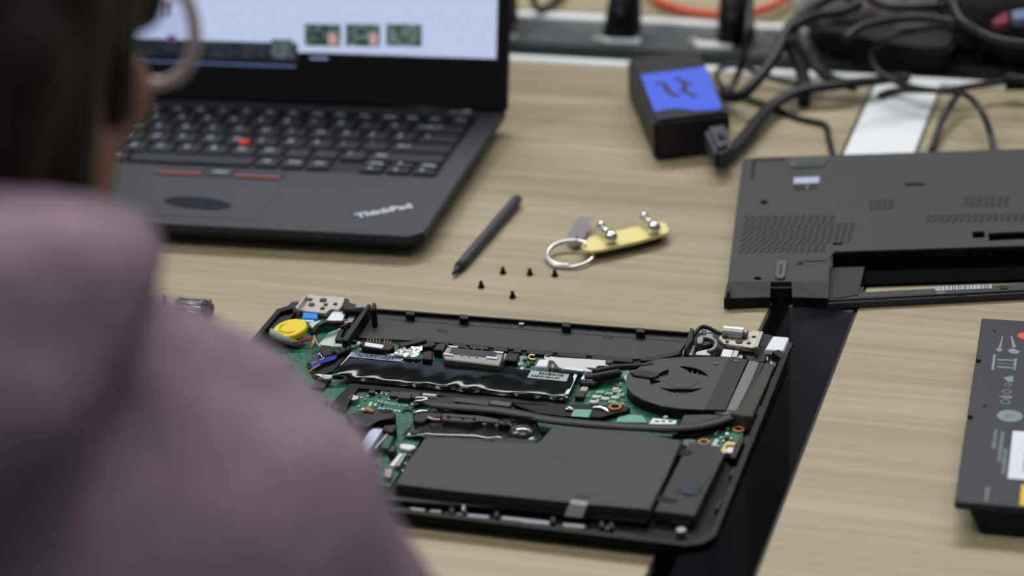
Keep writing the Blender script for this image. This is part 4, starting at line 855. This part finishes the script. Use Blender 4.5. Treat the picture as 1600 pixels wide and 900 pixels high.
# ================================================================== power adapter with blue tape
AZ = .030; ac = [U(980,91,AZ),U(1090,75,AZ),U(1141,175,AZ),U(1022,190,AZ)]
ad = thing('power_adapter', 'black power adapter with a blue tape label on top', 'power adapter', (sum(p.x for p in ac)/4,sum(p.y for p in ac)/4,0))
b = B(); b.loft([(p.x,p.y,0) for p in ac], [p for p in ac], .0025, 2); b.out('housing', mat('adapter_black',(34,31,34),.5,bump=.1), ad, False)
tp = [(1001,117),(1102,104),(1116,138),(1128,167),(1120,171),(1090,173),(1060,169),(1040,171),(1023,175),(1012,147)]
b = B(); b.px(tp, AZ-.0002, AZ+.0004); tpo = b.out('blue_tape', mat('painter_tape',(66,94,208),.7), ad, label='blue tape label with dark handwriting')
b = B()
for s in ([(1040,134),(1043,141)],[(1070,131),(1068,142)],[(1024,131),(1033,130),(1041,134)],[(1056,122),(1066,127),(1078,132)],[(1041,140),(1050,147),(1060,151)],[(1062,140),(1073,144),(1086,151)]):
    b.tube([U(x,y,AZ+.0005) for x,y in s], .0023, n=6, flat=.15)
b.out('handwriting', mat('pen_ink',(58,42,66),.7), tpo)
b = B(); k0 = [U(1100,197,.024),U(1138,192,.024),U(1144,226,.022),U(1118,236,.022)]
b.loft([(p.x,p.y,.006) for p in k0],[p for p in k0], .003, 2); pl = b.out('cord_plug', mat('plug_grey2',(62,64,70),.5), ad, False, label='dark grey plug in the end of the adapter')
b = B(); b.px([(1121,206),(1131,205),(1133,213),(1124,214)], .0235, .0250, .0004); b.out('plug_mark', mat('plug_dark',(36,40,48),.5), pl)
# ================================================================== cables on the desk
def cable(label, pts, r, m=RUB, flat=1.0, group=None, name='cable', cat='cable'):
    b = B(); b.tube([U(x,y,z) for x,y,z in pts], r, n=12, flat=flat); o = b.out(name, m, None, True); return tagit(o, label, cat, group)
CB = mat('cable_black',(25,25,29),.42)
cable('thick flat black cable curving from the adapter plug towards the black box', [(1126,232,.014),(1140,238,.008),(1160,218,.008),(1203,168,.009),(1247,143,.012),(1299,134,.014),(1368,126,.012),(1402,122,.009),(1418,121,.008)], .0050, CB, .7)
cable('black cable arching in a big loop over the white strip to behind the cover', [(1501,40,.040),(1449,44,.048),(1391,58,.046),(1364,79,.034),(1369,107,.024),(1397,127,.020),(1429,137,.018),(1469,142,.018),(1507,147,.022),(1533,173,.020),(1549,214,.008),(1552,240,.003)], .0023, CB)
cable('short black cable dropping from the big loop beside the white strip', [(1499,146,.014),(1491,156,.012),(1472,188,.008),(1455,236,.003)], .0024, RUB2)
t = thing('cable', 'black cable with a ribbed strain relief at the right of the white strip', 'cable', U(1480,140,0))
b = B(); b.tube([U(x,y,z) for x,y,z in ((1374,149,.003),(1396,142,.004),(1434,141,.008),(1478,141,.012),(1521,134,.014),(1575,127,.014))], .0024, n=12); b.out('cord', CB, t, True)
b = B(); 
for k_ in range(6): b.cyl(U(1572+k_*6,128+k_*.3,.014), U(1575.6+k_*6,128.2+k_*.3,.014), .0062-.0002*k_, n=18, bev=.0006)
b.cyl(U(1572,128,.014), U(1640,131,.014), .0042, n=18); b.out('strain_relief', BLK, t)
cable('thick black cable rising from the adapter side past the trough', [(1126,150,.006),(1141,152,.010),(1163,146,.018),(1198,107,.028),(1218,75,.036),(1237,38,.046),(1280,6,.050),(1330,-20,.050)], .0042, CB)
cable('thin black cable looping beside the adapter then running right', [(1148,158,.010),(1126,134,.010),(1119,118,.011),(1128,106,.012),(1150,102,.013),(1176,110,.012),(1206,122,.008),(1245,131,.006),(1290,135,.006)], .0021, CB)
cable('dark grey cable hanging straight down from the trough behind the adapter', [(1176,-24,.060),(1172,10,.058),(1168,52,.050),(1162,92,.024),(1150,122,.010),(1139,146,.004)], .0027, RUB2)
cable('thin black cable zigzagging on the wood between adapter and cover', [(1148,146,.004),(1180,158,.003),(1212,170,.0025),(1247,184,.0025),(1282,192,.0025),(1292,199,.0025),(1294,212,.0025),(1302,244,.0025)], .0021, CB)
cable('thick black cable end hanging over the wood below the trough', [(1230,60,.040),(1240,84,.030),(1254,116,.018),(1257,140,.010),(1256,160,.005)], .0048, CB)
cable('thick dark cable running from the trough to the flat cable', [(1236,58,.034),(1258,84,.026),(1281,110,.018),(1304,126,.012),(1340,136,.008)], .0042, RUB2)
cable('thin grey cable falling from the top over the black bag', [(1480,-20,.070),(1490,8,.070),(1503,32,.066),(1535,52,.060),(1570,64,.058),(1620,70,.058)], .0028, RUB2)
cable('black cable lying in an arc across the grey pouch', [(1320,62,.056),(1345,43,.060),(1391,32,.060),(1449,29,.060),(1501,36,.060)], .0032, CB)
cable('black cable curving down over the left edge of the grey pouch', [(1320,-10,.062),(1340,6,.062),(1318,18,.058),(1270,26,.052),(1236,46,.044)], .0040, CB)
cable('black cable draped over the top of the grey pouch', [(1340,-14,.064),(1380,8,.064),(1430,12,.064),(1500,6,.064)], .0030, CB)
b = B(); b.tube([U(x,y,z) for x,y,z in ((1010,-34,.006),(1026,0,.005),(1060,14,.005),(1098,21,.005),(1140,23,.006),(1190,16,.008),(1222,0,.010),(1240,-24,.010),(1200,-60,.008),(1120,-70,.006),(1040,-60,.006))], .0032, n=12, closed=True)
o = b.out('cable', mat('cable_orange_red',(216,78,56),.5), None, True); tagit(o, 'orange red cable loop on the far desk', 'cable')
# black box, pouch and bag at the back
bx = thing('docking_box', 'flat black box lying across the trough end above the white strip', 'docking station', U(1375,72,0))
b = B(); b.px([(1262,32),(1300,28),(1420,28),(1484,38),(1500,54),(1482,76),(1440,77),(1390,64),(1330,54),(1276,47)], .0012, .020, .003, 2); b.out('housing', DEEP, bx)
b = B(); b.px([(1390,36),(1440,29),(1466,32),(1440,39),(1405,42)], .0198, .0206, .0003); b.out('lid_strip', mat('dock_grey',(78,78,82),.4), bx)
b = B(); c = U(1249,57,.036); b.ball(c, (.0042,.004,.005)); b.tube([c,U(1244,70,.03),U(1236,84,.022)],.003,n=8); o = b.out('cable_tie', mat('tie_white',(190,188,186),.4), None, True); tagit(o, 'small pale cable tie beside the flat black box', 'cable tie')
def lumps(name, label, cat, blobs, m, vox=.004, smo=6):
    b = B()
    for x,y,z,rx,ry,rz in blobs: p = U(x,y,z); b.ball(p,(rx,ry,rz))
    o = b.out(name, m, None, True, vox=vox, smo=smo); tx = bpy.data.textures.new('crumple','CLOUDS'); tx.noise_scale = .028; tx.noise_depth = 2; dm = o.modifiers.new('crumple','DISPLACE'); dm.texture = tx; dm.strength = .014; dm.mid_level = .6; dm.texture_coords = 'GLOBAL'; return tagit(o, label, cat)
PCH = mat('pouch_grey',(165,156,160),.9,var=.25,vscale=90,bump=.5,bscale=400)
lumps('fabric_pouch', 'crumpled grey fabric pouch lying beyond the flat black box', 'pouch', [(1290,12,.026,.028,.020,.026),(1340,6,.028,.036,.024,.028),(1400,2,.026,.036,.024,.026),(1440,0,.028,.032,.024,.028),(1370,-16,.024,.05,.03,.024),(1440,-20,.026,.04,.03,.026),(1300,-4,.022,.03,.025,.022)], PCH)
bag = lumps('cloth_bag', 'lumpy black bag at the back of the right desk', 'bag', [(1552,28,.030,.034,.034,.030),(1590,40,.030,.036,.030,.030),(1600,74,.016,.034,.018,.016),(1530,56,.018,.022,.020,.018),(1560,-4,.036,.05,.036,.036),(1640,20,.036,.05,.05,.036)], mat('bag_black',(22,22,24),.9,bump=.4,bscale=300))
for pts_,m_,nm_,lb_ in (([(1548,32),(1562,22),(1576,16),(1577,34),(1560,38)], mat('tag_pink',(104,32,52),.7),'pink_patch','dark pink patch'),([(1580,16),(1604,12),(1606,28),(1584,30)], mat('tag_blue',(96,108,140),.7),'blue_patch','pale blue patch')):
    b = B(); q = [U(x,y,.064) for x,y in pts_]; b.loft([p-ZZ*.006 for p in q],q,.001); b.out(nm_, m_, bag, label=lb_)
# ================================================================== stylus, screws, key ring, loose bracket
t = thing('stylus', 'slim dark grey stylus lying beside the open laptop', 'stylus', U(757,372,0))
a0, a1 = U(708,428,.0030), U(806,314,.0042); d_ = (a1-a0); STY = mat('stylus_grey',(60,60,66),.45)
b = B(); b.tube([a0+d_*.10,a0+d_*.16,a0+d_*.95,a1], [.0026,.0034,.0037,.0033], n=18, sub=3); b.out('barrel', STY, t, True)
b = B(); b.cyl(a0, a0+d_*.105, .0009, .0027, n=18); b.out('tip', mat('stylus_tip',(46,46,50),.5), t, True)
b = B(); b.cyl(a1-d_*.005, a1+d_*.02, .0034, .0022, n=18); b.out('end_cap', BLK, t, True)
for px_,py_,lb in ((786,427,'leftmost black screw in the row of three below the key ring'),(828,429,'middle black screw in the row of three below the key ring'),(867,431,'rightmost black screw in the row of three below the key ring'),(752,449,'black screw nearest the stylus tip'),(801,465,'black screw nearest the dismantled laptop')):
    c = U(px_,py_,0); t = thing('screw', lb, 'screw', c, 'loose black screws on the left desk')
    b = B(); b.cyl(c, c+ZZ*.0011, .0021, .0019, n=20, bev=.0002); b.out('head', BLK, t)
    b = B(); b.cyl(c+ZZ*.0010, c+ZZ*.0042, .00105, n=14)
    for k_ in range(4): b.cyl(c+ZZ*(.0015+k_*.0007), c+ZZ*(.0018+k_*.0007), .00125, n=14)
    b.out('shank', BLK, t)
kt = thing('key_ring', 'steel key ring with a brass plate and a grey tag', 'key ring', U(940,380,0))
c = U(891,400,.0025); R_ = .0150
b = B(); b.tube([(c.x+R_*math.cos(a),c.y+R_*math.sin(a),.0036+.0022*math.sin(a)) for a in [2*math.pi*k/24 for k in range(24)]], .0011, n=10, closed=True, sub=2)
b.tube([(c.x+(R_-.0006)*math.cos(a),c.y+(R_-.0006)*math.sin(a),.0048+.0022*math.sin(a)) for a in [2*math.pi*k/24 for k in range(20)]], .0009, n=10, sub=2); b.out('split_ring', mat('ring_steel',(206,205,203),.25,.9), kt, True)
BRS = mat('brass_plate',(214,202,140),.45,.3)
b = B(); pz = .0075
b.px([(910,388),(908,384),(911,379),(922,369),(994,354),(1034,346),(1042,349),(1046,359),(1043,364),(1000,376),(940,390),(922,392)], pz-.0022, pz, .0005); pl = b.out('brass_plate', BRS, kt, label='flat brass coloured plate')
b = B(); b.px([(922,374),(990,358),(1040,352),(1030,366),(930,387)], .0, pz-.0022, .0004); b.out('under_plate_shade', BLK, kt)  # black slab standing for the shadow underneath the brass plate
b = B(); c = U(914,384,pz+.0003); b.cyl((c.x,c.y,pz-.0001),(c.x,c.y,pz+.0004),.0015,n=14); b.out('plate_hole', METAL2, pl)
for (bx0,by0),(sx,sy) in (((955,371),(939,352)),((1022,356),(1006,338))):
    c0 = U(bx0,by0,.0112); c1 = U(sx,sy,.0130)
    b = B(); b.ball(c0,.0043,n=24); b.ball(c1,.0027,n=20); b.cyl(c0,c0.lerp(c1,.55),.0016,n=16); b.cyl(c0.lerp(c1,.35),c0.lerp(c1,.75),.0021,n=16); b.cyl(c0.lerp(c1,.6),c1,.0013,n=16); b.cyl(c0.lerp(c1,.15),(c0.lerp(c1,.15).x,c0.lerp(c1,.15).y,pz-.001),.0015,n=14); b.out('ball_pin', CHROME, kt, True)
tg = [[(886,377),(896,386),(910,381)],[(888,364),(901,368),(914,370)],[(896,350),(908,352),(920,356)],[(906,338),(914,337),(925,339)]]
b = B(); t_ = bmesh.new(); zz = (.0030,.0045,.0062,.0080); g = [[t_.verts.new(U(x,y,zz[i])) for x,y in r_] for i,r_ in enumerate(tg)]
for i in range(3):
    for j in range(2): t_.faces.new((g[i][j],g[i][j+1],g[i+1][j+1],g[i+1][j]))
bmesh.ops.solidify(t_, geom=list(t_.faces), thickness=.0014); b._add(t_); tg_ = b.out('tag', mat('tag_grey',(172,166,170),.5), kt, False, label='folded grey tag with a small hole')
b = B(); q = [U(x,y,.0072) for x,y in ell(901,371,3.0,1.5,14)]; b.loft([p-ZZ*.0008 for p in q],q); b.out('tag_hole', BLK, tg_)
t = thing('loose_bracket', 'small grey metal bracket lying on the wood behind the mauve shoulder', 'bracket', U(282,478,0))
b = B(); b.px([(236,460),(252,462),(276,466),(272,490),(230,486)], .002, .006, .0005); b.out('bracket_plate', METAL2, t)
for q in ([(255,460),(259,461),(258,474),(252,473)],[(279,462),(287,466),(284,485),(268,484)]):
    b = B(); b.px(q, .0, .0105, .0006); b.out('clip', mat('clip_brown',(70,66,64),.6), t)
b = B(); b.cyl(U(284,480,.006), U(318,482,.006), .006, n=24, bev=.0005); b.out('barrel', SILV, t, True)
b = B(); b.cyl(U(317,481,.006), U(327,482,.006), .0052, n=20, bev=.0008); b.out('barrel_end', mat('end_brown',(112,92,100),.5), t, True)
# ================================================================== person
SKIN = mat('skin', (150,112,92), .55, var=.06, vscale=60)
HOOD = mat('mauve_fleece', (150,129,143), .95, var=.10, vscale=120, bump=.5, bscale=700, spec=.1)
HAIR = mat('dark_brown_hair', (36,28,22), .55)
HC = W(-170,115,.80)                                                # middle of the head
HM = (Euler((0,0,math.radians(-5))).to_matrix() @ Euler((math.radians(-5),0,math.radians(0))).to_matrix())
def Hd(x,y,z): return HC + HM @ Vector((x,y,z))
per = thing('person', 'person in a mauve hooded top with dark hair and glasses, seen from behind', 'person', (HC.x+.0,HC.y-.12,-.73))
NB = W(-70,560,.78); SR = W(318,912,.745)                          # base of the neck, right shoulder
side = Vector((.97,-.16,0)).normalized(); fwd2 = Vector((-side.y*-1,side.x,0)); fwd2 = Vector((.16,.97,0))
SL = NB + (NB-SR); SL.z = SR.z - .0; SL = NB - side*.21; SL.z = SR.z
HIP = NB + Vector((-.02,-.20,-.50)); HIP.z = -.20
ER = SR + Vector((.036,.06,-.120)); WRr = Vector((-.31,-.29,.078))
EL = SL + Vector((-.06,.08,-.10)); WRl = Vector((-.46,-.27,.078))
def cap(b, p, q, r0, r1, n=8):
    p, q = Vector(p), Vector(q)
    for i in range(n+1): t = i/n; b.ball(p.lerp(q,t), r0+(r1-r0)*t, n=16)
def fingers(b, wr, d, sgn):
    d = Vector(d).normalized(); s = d.cross(ZZ).normalized()*sgn
    pal = wr+d*.055; 
    for k in range(4): cap(b, wr+d*.01+s*(.010-.007*k), wr+d*.085+s*(.028-.019*k), .014, .0105, 5)
    for k,l in enumerate((.040,.046,.042,.033)):
        a = wr+d*.088+s*(.028-.019*k); m_ = a+d*l*.9+ZZ*.006; e = m_+d*l*.75-ZZ*.016
        cap(b, a, m_, .0092, .0085, 5); cap(b, m_, e, .0085, .0070, 5)
    a = wr+d*.030+s*.026; m_ = a+d*.030+s*.022-ZZ*.006; cap(b, a, m_, .0115, .0098, 4); cap(b, m_, m_+d*.028+s*.004-ZZ*.006, .0095, .0078, 4)
# body: head, neck, trunk, arms and hands in one skin
b = B()
b.ball(Hd(0,-.012,.035),(.074,.094,.084),HM,28); b.ball(Hd(0,.030,-.030),(.062,.062,.078),HM,24); b.ball(Hd(0,.052,-.085),(.040,.036,.030),HM,20)
b.ball(Hd(0,.070,.030),(.050,.022,.020),HM,18); cap(b,Hd(0,.090,.012),Hd(0,.108,-.022),.007,.012,6); b.ball(Hd(0,.090,-.054),(.024,.012,.010),HM,16)
for s in (-1,1):
    b.ball(Hd(s*.076,-.008,-.004),(.010,.020,.032),HM,16); b.ball(Hd(s*.040,.066,-.020),(.022,.024,.022),HM,16); b.ball(Hd(s*.055,.0,-.062),(.014,.030,.026),HM,14)
cap(b, Hd(0,-.022,-.055), NB+Vector((0,-.01,-.05)), .056, .058, 8); cap(b, NB+Vector((0,-.05,-.13)), HIP, .085, .12, 8); cap(b, SR, ER, .052, .042, 8); cap(b, ER, WRr, .040, .027, 8); cap(b, SL, EL, .052, .042, 8); cap(b, EL, WRl, .040, .027, 8)
cap(b, SR, SL+Vector((0,0,-.0)), .05, .05, 10)
fingers(b, WRr, (-.25,.9,-.30), -1); fingers(b, WRl, (.25,.9,-.30), 1)
body = b.out('body', SKIN, per, True, vox=.0035, smo=4)
for s in (-1,1):
    b = B(); b.ball(Hd(s*.032,.080,.004),.012,n=16); b.out('eye', mat('eye_white',(225,222,216),.2), per, True)
b = B(); b.ball(Hd(0,.099,-.054),(.021,.005,.006),HM,16); b.out('lips', mat('lip',(160,96,92),.5), per, True)
# hair: a cap with locks over the ears and nape
b = B(); b.ball(Hd(0,-.018,.044),(.084,.100,.088),HM,28); b.ball(Hd(0,-.052,-.010),(.074,.062,.080),HM,24); b.ball(Hd(0,.055,.088),(.060,.040,.032),HM,20)
for s in (-1,1):
    cap(b, Hd(s*.068,.030,.060), Hd(s*.074,.018,.020), .020, .012, 6); cap(b, Hd(s*.056,.058,.080), Hd(s*.066,.054,.020), .026, .014, 6); cap(b, Hd(s*.066,.030,.06), Hd(s*.072,.026,-.012), .022, .010, 6); cap(b, Hd(s*.072,-.008,.04), Hd(s*.072,-.014,-.040), .024, .014, 7); cap(b, Hd(s*.068,-.03,.02), Hd(s*.062,-.04,-.030), .026, .016, 7); cap(b, Hd(s*.050,-.06,.0), Hd(s*.045,-.064,-.095), .03, .012, 7)
cap(b, Hd(0,-.08,.0), Hd(0,-.075,-.105), .03, .012, 7)
hair = b.out('hair', HAIR, per, True, vox=.004, smo=5)
nt = HAIR.node_tree; g_ = nt.nodes.new('ShaderNodeNewGeometry'); n1 = nt.nodes.new('ShaderNodeTexNoise'); n1.inputs['Scale'].default_value = 200; k = nt.nodes.new('ShaderNodeBump'); k.inputs['Strength'].default_value = .7; k.inputs['Distance'].default_value = .003
mp = nt.nodes.new('ShaderNodeMapping'); mp.inputs['Scale'].default_value = (1,1,.12); nt.links.new(g_.outputs['Position'], mp.inputs['Vector']); nt.links.new(mp.outputs['Vector'], n1.inputs['Vector']); nt.links.new(n1.outputs['Fac'], k.inputs['Height']); nt.links.new(k.outputs['Normal'], nt.nodes['Principled BSDF'].inputs['Normal'])
# glasses
GL = mat('frame_pale',(214,204,204),.3); LENS = mat('lens',(235,235,240),.02,trans=1)
LENS.node_tree.nodes['Principled BSDF'].inputs['IOR'].default_value = 1.05
b = B()
for s in (-1,1):
    b.tube([Hd(s*.036+.0255*math.cos(a),.112-.006*abs(math.cos(a))*(1 if s*math.cos(a)>0 else 0),-.004+.0245*math.sin(a)) for a in [2*math.pi*i/28 for i in range(28)]], .0027, n=8, closed=True, sub=2)
    b.tube([Hd(s*.058,.108,.013),Hd(s*.070,.092,.017),Hd(s*.074,.03,.016),Hd(s*.076,-.004,.010),Hd(s*.074,-.022,-.018)], .0016, n=8)
b.tube([Hd(-.0105,.113,.002),Hd(0,.116,.006),Hd(.0105,.113,.002)], .0016, n=8)
gl = b.out('glasses', GL, per, True, label='round thin framed glasses')
for s in (-1,1):
    b = B(); b.cyl(Hd(s*.036,.1115,-.004), Hd(s*.036,.1127,-.004), .0245, n=36); b.out('lens', LENS, gl)
# hooded top
b = B()
cap(b, NB+Vector((0,-.06,-.13)), HIP, .12, .15, 8); SU = W(312,858,.75); NU = W(0,730,.775); MU = W(172,776,.765); cap(b, SU, MU, .066, .072, 8); cap(b, MU, NU, .072, .070, 8); cap(b, SR, SU, .064, .066, 4); b.ball(W(325,688,.755),.042,n=20); cap(b, SL, NB+Vector((0,.0,-.045)), .066, .075, 12)
cap(b, SR, ER, .066, .058, 10); cap(b, ER, WRr, .056, .038, 10); cap(b, SL, EL, .066, .058, 10); cap(b, EL, WRl, .056, .038, 10)
cap(b, (SR+NB)/2+Vector((0,-.03,-.03)), HIP+side*.10, .085, .10, 6); cap(b, (SL+NB)/2+Vector((0,-.03,-.03)), HIP-side*.10, .085, .10, 6)
top = b.out('hooded_top', HOOD, per, True, vox=.005, smo=10)
b = B()                                                            # the hood, slumped on the upper back
for x,y,D_,r in ((190,345,.745,.016),(165,350,.73,.020),(120,360,.725,.024),(60,372,.715,.028),(-10,385,.71,.032),(-90,395,.71,.034),(-180,400,.72,.034),(-270,395,.74,.032),(-340,380,.77,.028),
                 (150,385,.715,.024),(95,410,.69,.030),(30,440,.67,.036),(-50,470,.66,.040),(-120,480,.66,.042),(-200,480,.67,.042),(20,520,.66,.030),(-40,570,.65,.034),(-100,600,.65,.036),(-170,590,.66,.036),(-60,660,.66,.026),(-120,690,.66,.028)):
    b.ball(W(x,y+48,D_), r, n=16)
hd_ = b.out('hood', HOOD, per, True, vox=.004, smo=8)
for o_ in (top, hd_):
    tx = bpy.data.textures.new('cloth_folds','CLOUDS'); tx.noise_scale = .075; tx.noise_depth = 1
    dm = o_.modifiers.new('folds','DISPLACE'); dm.texture = tx; dm.strength = .013; dm.mid_level = .68; dm.texture_coords = 'GLOBAL'
# trousers, seated
b = B(); cap(b, HIP+side*.09, HIP+side*.11+Vector((.02,.36,-.02)), .095, .072, 8); cap(b, HIP-side*.09, HIP-side*.11+Vector((.02,.36,-.02)), .095, .072, 8); cap(b, HIP+side*.08, HIP-side*.08, .12, .12, 6)
for s in (1,-1): cap(b, HIP+side*.11*s+Vector((.02,.36,-.02)), HIP+side*.12*s+Vector((.02,.30,-.42)), .07, .052, 8)
b.out('trousers', mat('dark_denim',(40,44,58),.9), per, True, vox=.008, smo=6)
